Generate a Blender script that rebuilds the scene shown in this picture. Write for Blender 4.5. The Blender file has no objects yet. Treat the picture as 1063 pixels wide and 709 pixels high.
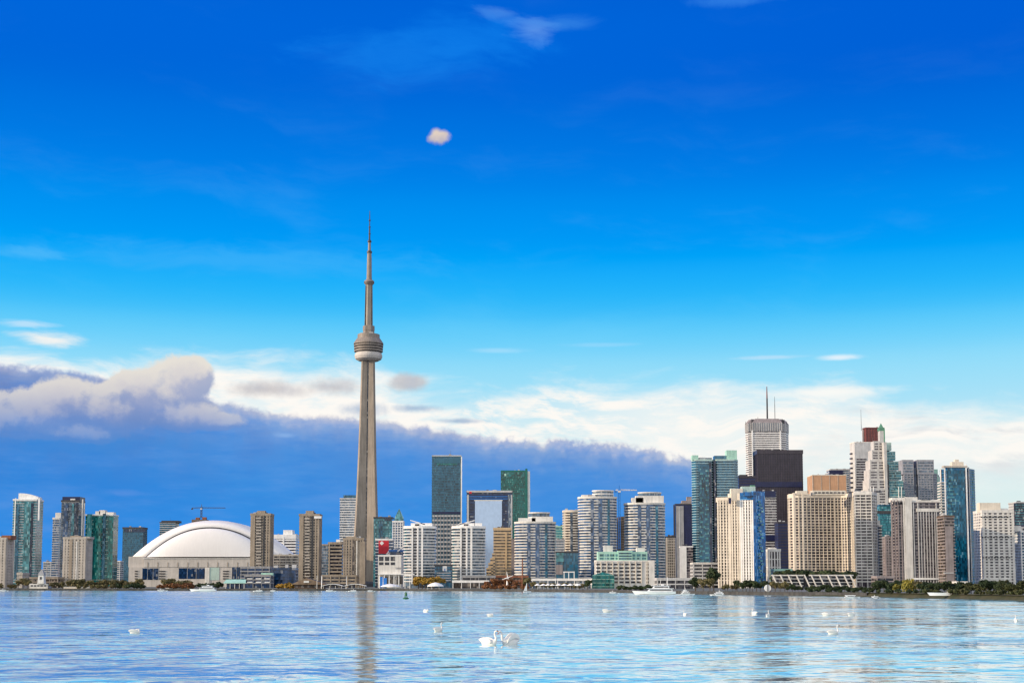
import bpy, bmesh, math, random
import numpy as np
from mathutils import Vector, Matrix

random.seed(7); rng = np.random.default_rng(11)
SC = bpy.context.scene
COL = SC.collection

# ------------------------------------------------------------------ camera
PW, PH = 1063.0, 709.0
F = 1407.0
HORIZON = 606.5
CAM_H = 4.8
PITCH = math.radians(5.0)
cs, sn = math.cos(PITCH), math.sin(PITCH)
SHIFT = HORIZON - PH / 2 - F * math.tan(PITCH)
cam_d = bpy.data.cameras.new('camera')
cam = bpy.data.objects.new('camera', cam_d); COL.objects.link(cam)
cam.location = (0, 0, CAM_H)
cam.rotation_euler = (math.pi / 2 + PITCH, 0, 0)
cam_d.sensor_width = 36; cam_d.lens = 36 * F / PW
cam_d.shift_y = SHIFT / PW
cam_d.clip_start = 0.5; cam_d.clip_end = 60000
SC.camera = cam

def P(px, py, Y):
    """point of the world at depth Y seen at photo pixel (px, py) -> X, Z"""
    t = (PH / 2 + SHIFT - py) / F
    zz = Y * (sn + t * cs) / (cs - t * sn)
    return (px - PW / 2) * (Y * cs + zz * sn) / F, zz + CAM_H
def G(px, py, z=0.0):
    """point on the level z seen at the pixel -> X, Y"""
    t = (PH / 2 + SHIFT - py) / F
    zz = z - CAM_H
    Y = zz * (cs - t * sn) / (sn + t * cs)
    return (px - PW / 2) * (Y * cs + zz * sn) / F, Y
def XG(px, Y, z=1.5):
    return (px - PW / 2) * (Y * cs + (z - CAM_H) * sn) / F
def SKY(px, py):
    """azimuth / elevation, in units of 1/1407 rad"""
    x, z = P(px, py, 1000.0); z -= CAM_H
    return math.atan2(x, 1000) * F, math.atan2(z, math.hypot(x, 1000)) * F

# ------------------------------------------------------------------ view
SC.view_settings.view_transform = 'Standard'
SC.view_settings.look = 'None'
SC.view_settings.exposure = 0.0
SC.view_settings.gamma = 1.0
SC.view_settings.use_curve_mapping = False
SC.cycles.max_bounces = 6
SC.cycles.diffuse_bounces = 3
SC.cycles.glossy_bounces = 4
SC.cycles.use_denoising = True
SC.cycles.sample_clamp_indirect = 6
SC.cycles.filter_width = 1.4

def lin(r, g, b, k=1.0):
    f = lambda c: (c / 255 / 12.92) if c <= 10 else ((c / 255 + .055) / 1.055) ** 2.4
    return (f(r) * k, f(g) * k, f(b) * k, 1.0)

# ------------------------------------------------------------------ sun
SUN_EL, SUN_AZ = math.radians(15), math.radians(257)      # azimuth clockwise from +Y (north)
sd = Vector((math.sin(SUN_AZ) * math.cos(SUN_EL), math.cos(SUN_AZ) * math.cos(SUN_EL), math.sin(SUN_EL)))
sun_d = bpy.data.lights.new('sun', 'SUN'); sun = bpy.data.objects.new('sun', sun_d); COL.objects.link(sun)
sun_d.energy = 5.0; sun_d.angle = math.radians(0.6); sun_d.color = (1.0, 0.80, 0.58)
sun.rotation_euler = sd.to_track_quat('Z', 'Y').to_euler()
sun.location = sd * 3000

# ------------------------------------------------------------------ node helper
class NT:
    def __init__(s, tree): s.t = tree; s.n = tree.nodes; s.l = tree.links
    def put(s, sock, v):
        if isinstance(v, bpy.types.NodeSocket): s.l.new(v, sock)
        elif v is not None: sock.default_value = v
    def M(s, op, a, b=None, c=None, clamp=False):
        n = s.n.new('ShaderNodeMath'); n.operation = op; n.use_clamp = clamp
        s.put(n.inputs[0], a); s.put(n.inputs[1], b); s.put(n.inputs[2], c); return n.outputs[0]
    def sm(s, e0, e1, x, a=0.0, b=1.0, kind='SMOOTHSTEP'):
        n = s.n.new('ShaderNodeMapRange'); n.interpolation_type = kind; n.clamp = True
        for i, v in enumerate((x, e0, e1, a, b)): s.put(n.inputs[i], v)
        return n.outputs[0]
    def mix(s, f, a, b, mode='MIX'):
        n = s.n.new('ShaderNodeMix'); n.data_type = 'RGBA'; n.blend_type = mode
        s.put(n.inputs[0], f); s.put(n.inputs[6], a); s.put(n.inputs[7], b); return n.outputs[2]
    def noise(s, vec, scale, detail=4, rough=.55, out=0):
        n = s.n.new('ShaderNodeTexNoise'); s.put(n.inputs['Vector'], vec)
        n.inputs['Scale'].default_value = scale; n.inputs['Detail'].default_value = detail; n.inputs['Roughness'].default_value = rough
        return n.outputs[out]
    def xyz(s, x, y, z=0.0):
        n = s.n.new('ShaderNodeCombineXYZ'); s.put(n.inputs[0], x); s.put(n.inputs[1], y); s.put(n.inputs[2], z); return n.outputs[0]
    def sep(s, v):
        n = s.n.new('ShaderNodeSeparateXYZ'); s.put(n.inputs[0], v); return n.outputs
    def vm(s, op, a, b=None, sc=None):
        n = s.n.new('ShaderNodeVectorMath'); n.operation = op; s.put(n.inputs[0], a); s.put(n.inputs[1], b)
        if sc is not None: s.put(n.inputs[3], sc)
        return n.outputs[0]
    def ramp(s, x, stops):
        n = s.n.new('ShaderNodeValToRGB'); e = n.color_ramp.elements
        while len(e) > 1: e.remove(e[0])
        e[0].position = stops[0][0]; e[0].color = stops[0][1]
        for p, c in stops[1:]:
            k = e.new(p); k.color = c
        s.put(n.inputs[0], x); return n.outputs[0]

# ------------------------------------------------------------------ sky
world = bpy.data.worlds.new('World'); SC.world = world; world.use_nodes = True
W = NT(world.node_tree); W.n.clear()
sky = W.n.new('ShaderNodeTexSky'); sky.sky_type = 'NISHITA'; sky.sun_disc = False
sky.sun_elevation = SUN_EL; sky.sun_rotation = SUN_AZ
sky.air_density = 1.0; sky.dust_density = .6; sky.ozone_density = 4.0
D = W.n.new('ShaderNodeTexCoord').outputs['Generated']
dx, dy, dz = W.sep(D)[:3]
S = W.M('MULTIPLY', W.M('ARCTAN2', dx, dy), F)
T = W.M('MULTIPLY', W.M('ARCSINE', dz), F)
Tn = W.M('DIVIDE', T, 700.0, clamp=True)
def tpos(py): return max(0.0, SKY(531, py)[1] / 700)
grad = W.ramp(Tn, [(0.0, lin(226, 241, 241)), (tpos(500), lin(222, 241, 242)), (tpos(430), lin(184, 232, 249)), (tpos(375), lin(140, 221, 254)),
                   (tpos(330), lin(74, 197, 255)), (tpos(270), lin(2, 166, 253)), (tpos(200), lin(0, 137, 240)), (tpos(110), lin(0, 109, 224)),
                   (tpos(10), lin(0, 100, 220)), (1.0, lin(2, 90, 205))])
W.n[-1].color_ramp.interpolation = 'CARDINAL'
hs = W.n.new('ShaderNodeHueSaturation'); hs.inputs['Saturation'].default_value = 1.5; hs.inputs['Value'].default_value = .12
W.put(hs.inputs['Color'], sky.outputs[0])
base = W.mix(.93, hs.outputs[0], grad)
# deeper to the east, paler to the west high up
base = W.mix(W.M('MULTIPLY', W.sm(-100, 560, S), W.sm(250, 560, T)), base, W.mix(1.0, base, (.7, .86, .95, 1), 'MULTIPLY'))
uv = W.xyz(W.M('DIVIDE', S, 100.0), W.M('DIVIDE', T, 100.0))
uvs = W.xyz(W.M('DIVIDE', S, 100.0), W.M('DIVIDE', T, 22.0))
nA = W.noise(uv, 1.6, 7, .58); nB = W.noise(uv, 5.0, 6, .6); nW = W.noise(uvs, .9, 6, .6); nW2 = W.noise(uvs, 2.2, 6, .62)
nC = W.noise(W.vm('ADD', uv, (7.3, 2.1, .4)), 3.0, 8, .6)

def curve(xs_ys, x, lo, hi):
    """piecewise curve over photo pixels: [(px, py)] -> socket giving elevation T for azimuth S"""
    pts = [SKY(a, b) for a, b in xs_ys]
    n = W.n.new('ShaderNodeFloatCurve'); c = n.mapping.curves[0]
    q = [((s + 700) / 1400, t / 700) for s, t in pts]
    c.points[0].location = q[0]; c.points[1].location = q[-1]
    for a in q[1:-1]: c.points.new(*a)
    n.mapping.update()
    W.put(n.inputs[1], W.M('DIVIDE', W.M('ADD', S, 700.0), 1400.0, clamp=True))
    return W.M('MULTIPLY', n.outputs[0], 700.0)
def blob(px, py, a, b, nz, amp=.55, soft=.45):
    s, t = SKY(px, py)
    ex = W.M('DIVIDE', W.M('SUBTRACT', S, s), float(a)); ey = W.M('DIVIDE', W.M('SUBTRACT', T, t), float(b))
    d = W.M('SQRT', W.M('ADD', W.M('MULTIPLY', ex, ex), W.M('MULTIPLY', ey, ey)))
    d = W.M('ADD', d, W.M('MULTIPLY', W.M('SUBTRACT', nz, .5), amp * 2))
    return W.sm(1.0, 1.0 - soft, d)
def union(l):
    r = l[0]
    for q in l[1:]: r = W.M('MAXIMUM', r, q)
    return r
white = lin(254, 250, 244)
# white sheet of bright cloud above the bank
edge = curve([(-80, 372), (0, 378), (60, 384), (110, 393), (170, 402), (230, 416), (290, 430), (350, 433), (400, 437), (460, 446), (520, 455), (580, 457),
              (640, 462), (700, 472), (730, 480), (760, 520), (800, 590), (900, 606), (1063, 606), (1140, 606)], S, 0, 0)
upper = curve([(-80, 366), (0, 372), (60, 376), (120, 376), (200, 372), (300, 380), (400, 386), (470, 410), (530, 408), (580, 396), (650, 402), (720, 400), (800, 404),
               (880, 402), (930, 420), (1000, 424), (1063, 428), (1140, 430)], S, 0, 0)
wp = W.noise(uv, .55, 3, .5)
uvw = W.xyz(W.M('ADD', W.M('DIVIDE', S, 100.0), W.M('MULTIPLY', wp, 1.6)), W.M('ADD', W.M('DIVIDE', T, 26.0), W.M('ADD', W.M('MULTIPLY', wp, 2.6), W.M('DIVIDE', S, 520.0))))
nF = W.noise(uvw, 1.0, 8, .62); nG = W.noise(W.vm('ADD', uvw, (4.1, 9.2, 1.3)), 2.0, 7, .62)
under = W.M('SUBTRACT', W.M('ADD', upper, W.M('MULTIPLY', W.M('SUBTRACT', nF, .5), 80.0)), T)
sheet = W.sm(-16.0, 26.0, under)
thin = W.M('MULTIPLY', W.sm(-160, -20, S), W.sm(170, 20, S))           # thinner veil in the middle
sheet = W.M('MULTIPLY', sheet, W.M('SUBTRACT', 1.0, W.M('MULTIPLY', W.sm(.60, .36, nG), W.M('ADD', .32, W.M('MULTIPLY', thin, .40)))))
lowfade = W.sm(84.0, 140.0, W.M('ADD', T, W.M('MULTIPLY', W.M('SUBTRACT', nF, .5), 60.0)))
sheet = W.M('MULTIPLY', sheet, W.M('MAXIMUM', lowfade, W.sm(200.0, -50.0, S)))
veil = W.M('MULTIPLY', W.sm(.48, .78, W.noise(W.vm('ADD', uvw, (11.0, 5.0, 2.0)), .45, 6, .58)), W.sm(560, 300, T, .035, .14))
base = W.mix(veil, base, W.mix(.5, base, (.35, .80, 1, 1)))
c0 = W.mix(sheet, base, white)
# faint grey folds in the sheet to the east
fold = W.M('MULTIPLY', W.M('MULTIPLY', W.sm(.50, .66, W.noise(W.vm('ADD', uvw, (3.3, 1.7, 0)), .8, 7, .62)), W.sm(250, 420, S)), sheet)
c0 = W.mix(W.M('MULTIPLY', fold, .55), c0, lin(196, 206, 216))
# wisps
def wisp(cin, px, py, a, b, col, k=1.0, nz=None, amp=.6):
    return W.mix(W.M('MULTIPLY', blob(px, py, a, b, nz or nG, amp * 1.3, .95), k), cin, col)
c0 = wisp(c0, 52, 352, 46, 11, lin(255, 248, 240), .9)
c0 = wisp(c0, 30, 336, 40, 5, lin(230, 240, 250), .5)
c0 = wisp(c0, 872, 371, 30, 4.5, lin(235, 245, 252), .85, amp=.35)
c0 = wisp(c0, 800, 371, 50, 3, lin(190, 226, 250), .7, amp=.4)
c0 = wisp(c0, 520, 364, 42, 4, lin(165, 222, 252), .7, amp=.4)
c0 = wisp(c0, 625, 358, 50, 3, lin(150, 216, 252), .6, amp=.4)
c0 = wisp(c0, 860, 407, 90, 8, lin(250, 250, 246), .95, amp=.5)
c0 = wisp(c0, 250, 270, 260, 22, lin(70, 180, 250), .5)
c0 = wisp(c0, 20, 262, 70, 9, lin(90, 190, 250), .5)
c0 = wisp(c0, 420, 60, 150, 34, lin(20, 130, 236), .6)
c0 = wisp(c0, 554, 32, 34, 16, lin(120, 172, 240), .55, nF, 1.1)
c0 = wisp(c0, 516, 14, 34, 9, lin(100, 162, 238), .4, nF, 1.0)
c0 = wisp(c0, 490, 40, 120, 34, lin(16, 128, 236), .6, nF, .8)
c0 = wisp(c0, 590, 24, 46, 12, lin(60, 140, 232), .5, nF, .8)
c0 = wisp(c0, 760, 0, 60, 8, lin(60, 140, 235), .5, nC, .7)
# grey-beige puffs riding on the white sheet
g1 = union([blob(275, 404, 62, 12, nC, .7, .9), blob(345, 402, 40, 13, nC, .7, .9), blob(425, 398, 26, 13, nC, .6, .7)])
c0 = W.mix(W.M('MULTIPLY', g1, .85), c0, W.mix(nB, lin(205, 196, 190), lin(182, 186, 202)))
g2 = union([blob(432, 424, 34, 6, nC, .9, 1.0), blob(380, 425, 30, 10, nC, .9, 1.0), blob(475, 437, 45, 4, nC, .8, 1.0)])
c0 = W.mix(W.M('MULTIPLY', g2, .75), c0, lin(150, 176, 208))
# the blue-grey bank
bil = W.M('ABSOLUTE', W.M('SUBTRACT', W.noise(uv, 5.2, 5, .5), .5))
wob = W.M('ADD', W.M('MULTIPLY', W.M('SUBTRACT', .12, bil), W.sm(-60, 60, S, 22.0, 36.0)), W.M('MULTIPLY', W.M('SUBTRACT', nB, .5), 10.0))
below = W.M('SUBTRACT', W.M('ADD', edge, wob), T)
bank = W.M('MULTIPLY', W.M('ADD', W.M('MULTIPLY', W.sm(-2.0, 6.0, below), .87), W.M('MULTIPLY', W.sm(0, 26.0, below), .13)), 1.0)
bcol = W.ramp(W.M('DIVIDE', below, 170.0, clamp=True), [(0, lin(226, 220, 220)), (.035, lin(176, 186, 214)), (.08, lin(122, 160, 215)), (.22, lin(78, 145, 220)), (.5, lin(58, 142, 224)), (.75, lin(50, 143, 229)), (1, lin(66, 154, 232))])
bleft = W.ramp(W.M('DIVIDE', below, 170.0, clamp=True), [(0, lin(170, 172, 200)), (.06, lin(120, 140, 190)), (.14, lin(108, 134, 190)), (.35, lin(74, 138, 212)), (.6, lin(50, 134, 219)), (1, lin(52, 142, 229))])
bcol = W.mix(W.sm(-250, -420, S), bcol, bleft)
bcol = W.mix(W.M('MULTIPLY', W.sm(.42, .72, nW), .36), bcol, lin(112, 160, 228))
bcol = W.mix(W.M('MULTIPLY', W.M('MULTIPLY', W.sm(.40, .66, nA), W.sm(60, 200, T)), .42), bcol, lin(94, 124, 190))
bcol = W.mix(W.M('MULTIPLY', W.sm(.58, .30, nW2), .30), bcol, lin(44, 130, 218))
c1 = W.mix(bank, c0, bcol)
c1 = wisp(c1, 297, 452, 18, 4, lin(140, 180, 232), .7)
c1 = wisp(c1, 130, 512, 26, 5, lin(100, 150, 226), .5)
# cumulus heads along the bank
CUM = [(40, 428, 56, 26), (66, 412, 36, 24), (112, 424, 66, 26), (160, 408, 50, 28), (186, 392, 37, 24), (172, 428, 62, 20), (224, 437, 34, 11), (72, 446, 56, 14), (6, 434, 32, 20), (140, 402, 34, 18)]
def cum_d(uv_off):
    nn = W.noise(W.vm('ADD', uv, uv_off), 2.6, 8, .60)
    r = None
    for px, py, a_, b_ in CUM:
        s_, t_ = SKY(px, py)
        ex = W.M('DIVIDE', W.M('SUBTRACT', S, s_ - uv_off[0] * 100), float(a_)); ey = W.M('DIVIDE', W.M('SUBTRACT', T, t_ - uv_off[1] * 100), float(b_))
        d = W.M('SUBTRACT', 1.0, W.M('ADD', W.M('MULTIPLY', ex, ex), W.M('MULTIPLY', ey, ey)))
        r = d if r is None else W.M('SMOOTH_MAX', r, d, .35)
    return W.M('ADD', r, W.M('MULTIPLY', W.M('SUBTRACT', nn, .5), 2.3))
dA = cum_d((0, 0, 0)); dB = cum_d((-.05, .11, 0))
cum = W.sm(-.08, .34, dA)
shade = W.sm(-.30, .55, W.M('ADD', W.M('SUBTRACT', dA, dB), W.M('MULTIPLY', W.M('SUBTRACT', nC, .5), .9)))
hi_ = W.sm(150, 228, T)
ccol = W.mix(W.M('ADD', W.M('MULTIPLY', shade, .6), W.M('MULTIPLY', hi_, .4)), lin(118, 144, 198), lin(232, 225, 215))
ccol = W.mix(W.sm(.3, 1.3, dA, .0, .35), ccol, lin(186, 184, 204))
c1 = W.mix(W.M('MULTIPLY', cum, W.sm(138, 196, T, .25, .97)), c1, ccol)
sn_ = W.noise(uv, 9.0, 5, .55)
small = union([blob(455, 143, 15, 9, sn_, .5, .6), blob(453, 141, 9, 9, sn_, .2, .7)])
c1 = W.mix(W.M('MULTIPLY', small, .92), c1, W.mix(W.sm(SKY(455, 153)[1], SKY(455, 136)[1], W.M('ADD', T, W.M('MULTIPLY', W.M('SUBTRACT', sn_, .5), 12.0))), lin(176, 172, 192), lin(236, 216, 192)))
# unseen bright cloud added behind the viewer as neutral fill light
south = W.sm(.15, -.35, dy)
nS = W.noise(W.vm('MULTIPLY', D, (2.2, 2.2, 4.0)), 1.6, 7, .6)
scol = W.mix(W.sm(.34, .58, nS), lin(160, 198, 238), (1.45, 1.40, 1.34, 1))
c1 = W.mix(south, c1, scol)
c1 = W.mix(W.sm(0.0, -.03, dz), c1, lin(120, 150, 175))
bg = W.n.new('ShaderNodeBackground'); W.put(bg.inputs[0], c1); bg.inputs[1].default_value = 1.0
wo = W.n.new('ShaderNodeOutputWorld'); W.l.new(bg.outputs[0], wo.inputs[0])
world.cycles.sampling_method = 'MANUAL'; world.cycles.sample_map_resolution = 1024

# ------------------------------------------------------------------ materials
MATS = {}
def new_mat(name):
    m = bpy.data.materials.new(name); m.use_nodes = True
    t = NT(m.node_tree); b = t.n['Principled BSDF']; MATS[name] = m
    return m, t, b
def solid(name, col, rough=.75, var=.22, scale=.12, streak=True, metal=0.0, spec=.4):
    """matt surface with blotches and rain streaks"""
    m, t, b = new_mat(name)
    p = t.n.new('ShaderNodeNewGeometry').outputs['Position']
    n1 = t.noise(p, scale, 5, .6)
    n2 = t.noise(t.vm('MULTIPLY', p, (1.0, 1.0, .06)), .55, 4, .6) if streak else t.noise(p, scale * 6, 4, .6)
    f = t.M('ADD', t.M('MULTIPLY', n1, .5), t.M('MULTIPLY', n2, .5))
    lo = tuple(c * (1 - var * 1.6) for c in col) + (1,); hi = tuple(min(1, c * (1 + var * 1.2)) for c in col) + (1,)
    t.put(b.inputs['Base Color'], t.mix(t.sm(.3, .7, f), lo, hi))
    b.inputs['Roughness'].default_value = rough; b.inputs['Metallic'].default_value = metal; b.inputs['Specular IOR Level'].default_value = spec
    return m
def glass(name, col, cw=1.6, ch=3.2, rough=.10, var=.7, curtain=.18, curt=(.45, .43, .38), spec=.5, wob=.035, metal=0.0):
    """facade glazing: every pane its own shade and a slightly different lean, some with pale blinds"""
    m, t, b = new_mat(name)
    p = t.n.new('ShaderNodeNewGeometry').outputs['Position']
    x, y, z = t.sep(p)[:3]
    u = t.M('FLOOR', t.M('DIVIDE', t.M('ADD', x, t.M('MULTIPLY', y, .73)), cw)); v = t.M('FLOOR', t.M('DIVIDE', z, ch))
    wn = t.n.new('ShaderNodeTexWhiteNoise'); wn.noise_dimensions = '3D'; t.put(wn.inputs['Vector'], t.xyz(u, v, 3.0))
    big = t.noise(t.vm('MULTIPLY', p, (1, 1, .5)), .05, 4, .6)
    k = t.M('ADD', t.sm(0, 1, wn.outputs[0], 1 - var * .7, 1 + var * .7), t.sm(.3, .7, big, -.4 * var, .5 * var))
    c = t.vm('SCALE', col, sc=k)
    c = t.mix(t.M('MULTIPLY', t.M('GREATER_THAN', wn.outputs[0], 1 - curtain), .45), c, curt + (1,))
    t.put(b.inputs['Base Color'], c)
    g = t.n.new('ShaderNodeNewGeometry').outputs['Normal']
    off = t.vm('SCALE', t.vm('SUBTRACT', wn.outputs[1], (.5, .5, .5)), sc=wob)
    t.put(b.inputs['Normal'], t.vm('NORMALIZE', t.vm('ADD', g, off)))
    b.inputs['Roughness'].default_value = rough; b.inputs['Specular IOR Level'].default_value = spec; b.inputs['IOR'].default_value = 1.5
    b.inputs['Metallic'].default_value = metal
    return m
solid('white_paint', (.80, .79, .77), .5, .10)
solid('off_white', (.66, .64, .60), .7, .14)
solid('cream', (.67, .60, .50), .75, .12)
solid('pale_grey', (.50, .50, .50), .7, .14)
solid('grey', (.30, .30, .31), .7, .18)
solid('dark_grey', (.09, .09, .10), .7, .2)
solid('tan_concrete', (.47, .425, .37), .85, .16)
solid('brown_concrete', (.33, .275, .215), .85, .2)
solid('dark_brown', (.12, .085, .065), .8, .25)
solid('blue_stone', (.30, .305, .34), .7, .15)
solid('mauve_concrete', (.27, .235, .235), .85, .2)
solid('tower_concrete', (.30, .255, .21), .8, .20, .03)
solid('steel_dark', (.05, .05, .055), .5, .2)
solid('mast_grey', (.25, .21, .18), .6, .15)
solid('gold_stone', (.56, .41, .24), .6, .12)
solid('copper_cladding', (.50, .29, .17), .6, .1)
solid('red_granite', (.17, .055, .05), .5, .2)
solid('bronze_dark', (.045, .038, .05), .4, .2)
solid('bronze', (.062, .052, .070), .4, .2)
solid('navy_panel', (.015, .02, .07), .35, .2)
solid('mint', (.36, .60, .50), .6, .12)
solid('teal_white', (.34, .50, .54), .5, .12)
solid('stone_grey', (.50, .49, .475), .75, .14)
solid('stadium_concrete', (.52, .485, .45), .85, .12)
solid('teal_panel', (.04, .13, .19), .4, .15)
solid('green_steel', (.012, .14, .12), .4, .2)
solid('green_patina', (.10, .26, .17), .6, .2)
solid('green_white', (.42, .55, .50), .5, .12)
solid('blue_paint', (.02, .16, .50), .4, .12)
solid('red_paint', (.55, .02, .035), .5, .1)
solid('rust_brick', (.26, .105, .06), .85, .25)
solid('timber', (.17, .12, .08), .85, .25)
solid('canvas', (.82, .81, .78), .8, .06, 1.0, False)
solid('dome_white', (.78, .76, .75), .55, .025, .03)
solid('dome_rib', (.62, .60, .59), .6, .1, .05)
solid('seawall_stone', (.06, .058, .055), .9, .35, .4)
solid('timber_dark', (.035, .035, .04), .8, .3)
solid('hull_white', (.82, .82, .82), .3, .05, .5, False)
solid('feather', (.74, .725, .69), .7, .05, 4.0, False)
solid('beak_orange', (.38, .11, .02), .5, .1, 8, False)
solid('black', (.012, .012, .014), .5, .2, 4, False)
solid('buoy_green', (.02, .12, .05), .5, .2, 1, False)
solid('bark', (.075, .055, .04), .9, .3, 1.0)
glass('glass_blue', (.045, .095, .19), curtain=.16)
glass('glass_grey_blue', (.09, .13, .18), curtain=.2)
glass('glass_teal', (.016, .08, .135), curtain=.03, curt=(.1, .22, .26))
glass('glass_teal_light', (.05, .19, .22), curtain=.12, curt=(.35, .48, .48))
glass('glass_green', (.005, .105, .105), curtain=.05, curt=(.2, .45, .38))
glass('glass_dark', (.022, .024, .034), curtain=.12, curt=(.30, .27, .24))
glass('glass_dark_blue', (.014, .024, .055), curtain=.10)
glass('glass_navy', (.008, .03, .085), 2.2, 3.2, curtain=.05)
glass('glass_bright_blue', (.004, .12, .36), curtain=.14, curt=(.25, .50, .70))
glass('glass_deep_blue', (.004, .08, .145), curtain=.05, curt=(.2, .42, .55))
glass('glass_sky', (.36, .48, .66), 2.4, 3.6, .12, .06, .0, wob=.012, metal=.3)
glass('glass_brown', (.045, .035, .03), curtain=.3, curt=(.36, .30, .24))
glass('glass_mauve', (.05, .043, .055), curtain=.3, curt=(.34, .30, .29))

def leaf_mat(name, a, b_, c_):
    m, t, b = new_mat(name)
    oi = t.n.new('ShaderNodeObjectInfo')
    p = t.n.new('ShaderNodeNewGeometry')
    wn = t.n.new('ShaderNodeTexWhiteNoise'); wn.noise_dimensions = '1D'
    t.put(wn.inputs['W'], p.outputs['Random Per Island'])
    n = t.noise(p.outputs['Position'], .35, 3, .6)
    c = t.mix(wn.outputs[0], a + (1,), b_ + (1,)); c = t.mix(t.M('MULTIPLY', t.sm(.45, .7, n), .7), c, c_ + (1,))
    c = t.mix(1.0, c, t.ramp(oi.outputs['Random'], [(0, (.75, .75, .75, 1)), (1, (1.25, 1.2, 1.1, 1))]), 'MULTIPLY')
    t.put(b.inputs['Base Color'], c); b.inputs['Roughness'].default_value = .7; b.inputs['Specular IOR Level'].default_value = .2
    return m
leaf_mat('leaf_dark', (.018, .035, .018), (.04, .06, .025), (.06, .075, .03))
leaf_mat('leaf_olive', (.09, .09, .04), (.17, .15, .07), (.20, .15, .085))
leaf_mat('leaf_green', (.03, .045, .018), (.065, .072, .028), (.085, .08, .04))
leaf_mat('leaf_gold', (.28, .17, .03), (.40, .25, .05), (.22, .17, .04))
leaf_mat('leaf_rust', (.16, .065, .03), (.27, .12, .05), (.12, .07, .04))
leaf_mat('leaf_willow', (.16, .15, .03), (.30, .25, .05), (.10, .12, .03))

# ------------------------------------------------------------------ object helpers
def link(name, me, mat=None, parent=None, loc=(0, 0, 0)):
    o = bpy.data.objects.new(name, me); COL.objects.link(o)
    if mat is not None and me is not None and not me.materials: me.materials.append(MATS[mat])
    o.location = loc
    if parent: o.parent = parent
    return o
def tag(o, label=None, cat=None, group=None, kind=None):
    for k, v in (('label', label), ('category', cat), ('group', group), ('kind', kind)):
        if v: o[k] = v
    return o
def thing(name, label, cat, loc=(0, 0, 0), rz=0.0, group=None):
    o = bpy.data.objects.new(name, None); COL.objects.link(o); o.location = loc; o.rotation_euler = (0, 0, rz)
    o.empty_display_size = 1
    return tag(o, label, cat, group)
def me_from(v, f, name='mesh'):
    me = bpy.data.meshes.new(name); me.from_pydata(v, [], f); me.update(); return me
BOX_F = [(0, 3, 2, 1), (4, 5, 6, 7), (0, 1, 5, 4), (1, 2, 6, 5), (2, 3, 7, 6), (3, 0, 4, 7)]
def box_me(x0, x1, y0, y1, z0, z1):
    return me_from([(x0, y0, z0), (x1, y0, z0), (x1, y1, z0), (x0, y1, z0), (x0, y0, z1), (x1, y0, z1), (x1, y1, z1), (x0, y1, z1)], BOX_F)
def box(name, x0, x1, y0, y1, z0, z1, mat, parent=None):
    return link(name, box_me(x0, x1, y0, y1, z0, z1), mat, parent)
def prism_me(poly, z0, z1, poly2=None):
    n = len(poly); q = poly2 or poly
    v = [(x, y, z0) for x, y in poly] + [(x, y, z1) for x, y in q]
    f = [tuple(range(n - 1, -1, -1)), tuple(range(n, 2 * n))] + [(i, (i + 1) % n, n + (i + 1) % n, n + i) for i in range(n)]
    return me_from(v, f)
def offset(poly, d):
    n = len(poly); out = []
    for i in range(n):
        a, b, c = Vector(poly[i - 1]), Vector(poly[i]), Vector(poly[(i + 1) % n])
        e1 = (b - a).normalized(); e2 = (c - b).normalized()
        n1 = Vector((e1.y, -e1.x)); n2 = Vector((e2.y, -e2.x))
        m = n1 + n2
        m = m / max(.35, m.dot(n1)) if m.length > 1e-6 else n1
        q = b + m * d; out.append((q.x, q.y))
    return out
def tube_me(p0, p1, r0, r1=None, n=8):
    r1 = r0 if r1 is None else r1
    p0, p1 = Vector(p0), Vector(p1); z = (p1 - p0).normalized()
    a = z.orthogonal().normalized(); b = z.cross(a)
    v = [];
    for p, r in ((p0, r0), (p1, r1)):
        v += [tuple(p + (a * math.cos(t) + b * math.sin(t)) * r) for t in (2 * math.pi * i / n for i in range(n))]
    f = [(i, (i + 1) % n, n + (i + 1) % n, n + i) for i in range(n)] + [tuple(range(n - 1, -1, -1)), tuple(range(n, 2 * n))]
    return me_from(v, f)
def tube(name, p0, p1, r0, mat, parent=None, r1=None, n=8): return link(name, tube_me(p0, p1, r0, r1, n), mat, parent)
def loft_me(rings, cap=True, smooth=False):
    n = len(rings[0]); v = [p for r in rings for p in r]; f = []
    for k in range(len(rings) - 1):
        for i in range(n):
            j = (i + 1) % n; f.append((k * n + i, k * n + j, (k + 1) * n + j, (k + 1) * n + i))
    if cap: f += [tuple(range(n - 1, -1, -1)), tuple(range((len(rings) - 1) * n, len(rings) * n))]
    me = me_from(v, f)
    if smooth:
        for p in me.polygons: p.use_smooth = len(p.vertices) == 4
    return me
def lathe_me(prof, n=40, smooth=False):
    return loft_me([[(r * math.cos(2 * math.pi * i / n), r * math.sin(2 * math.pi * i / n), z) for i in range(n)] for r, z in prof], True, smooth)
def lathe(name, prof, mat, parent=None, n=40, smooth=False): return link(name, lathe_me(prof, n, smooth), mat, parent)

GZ = 1.5          # level of the land
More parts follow.
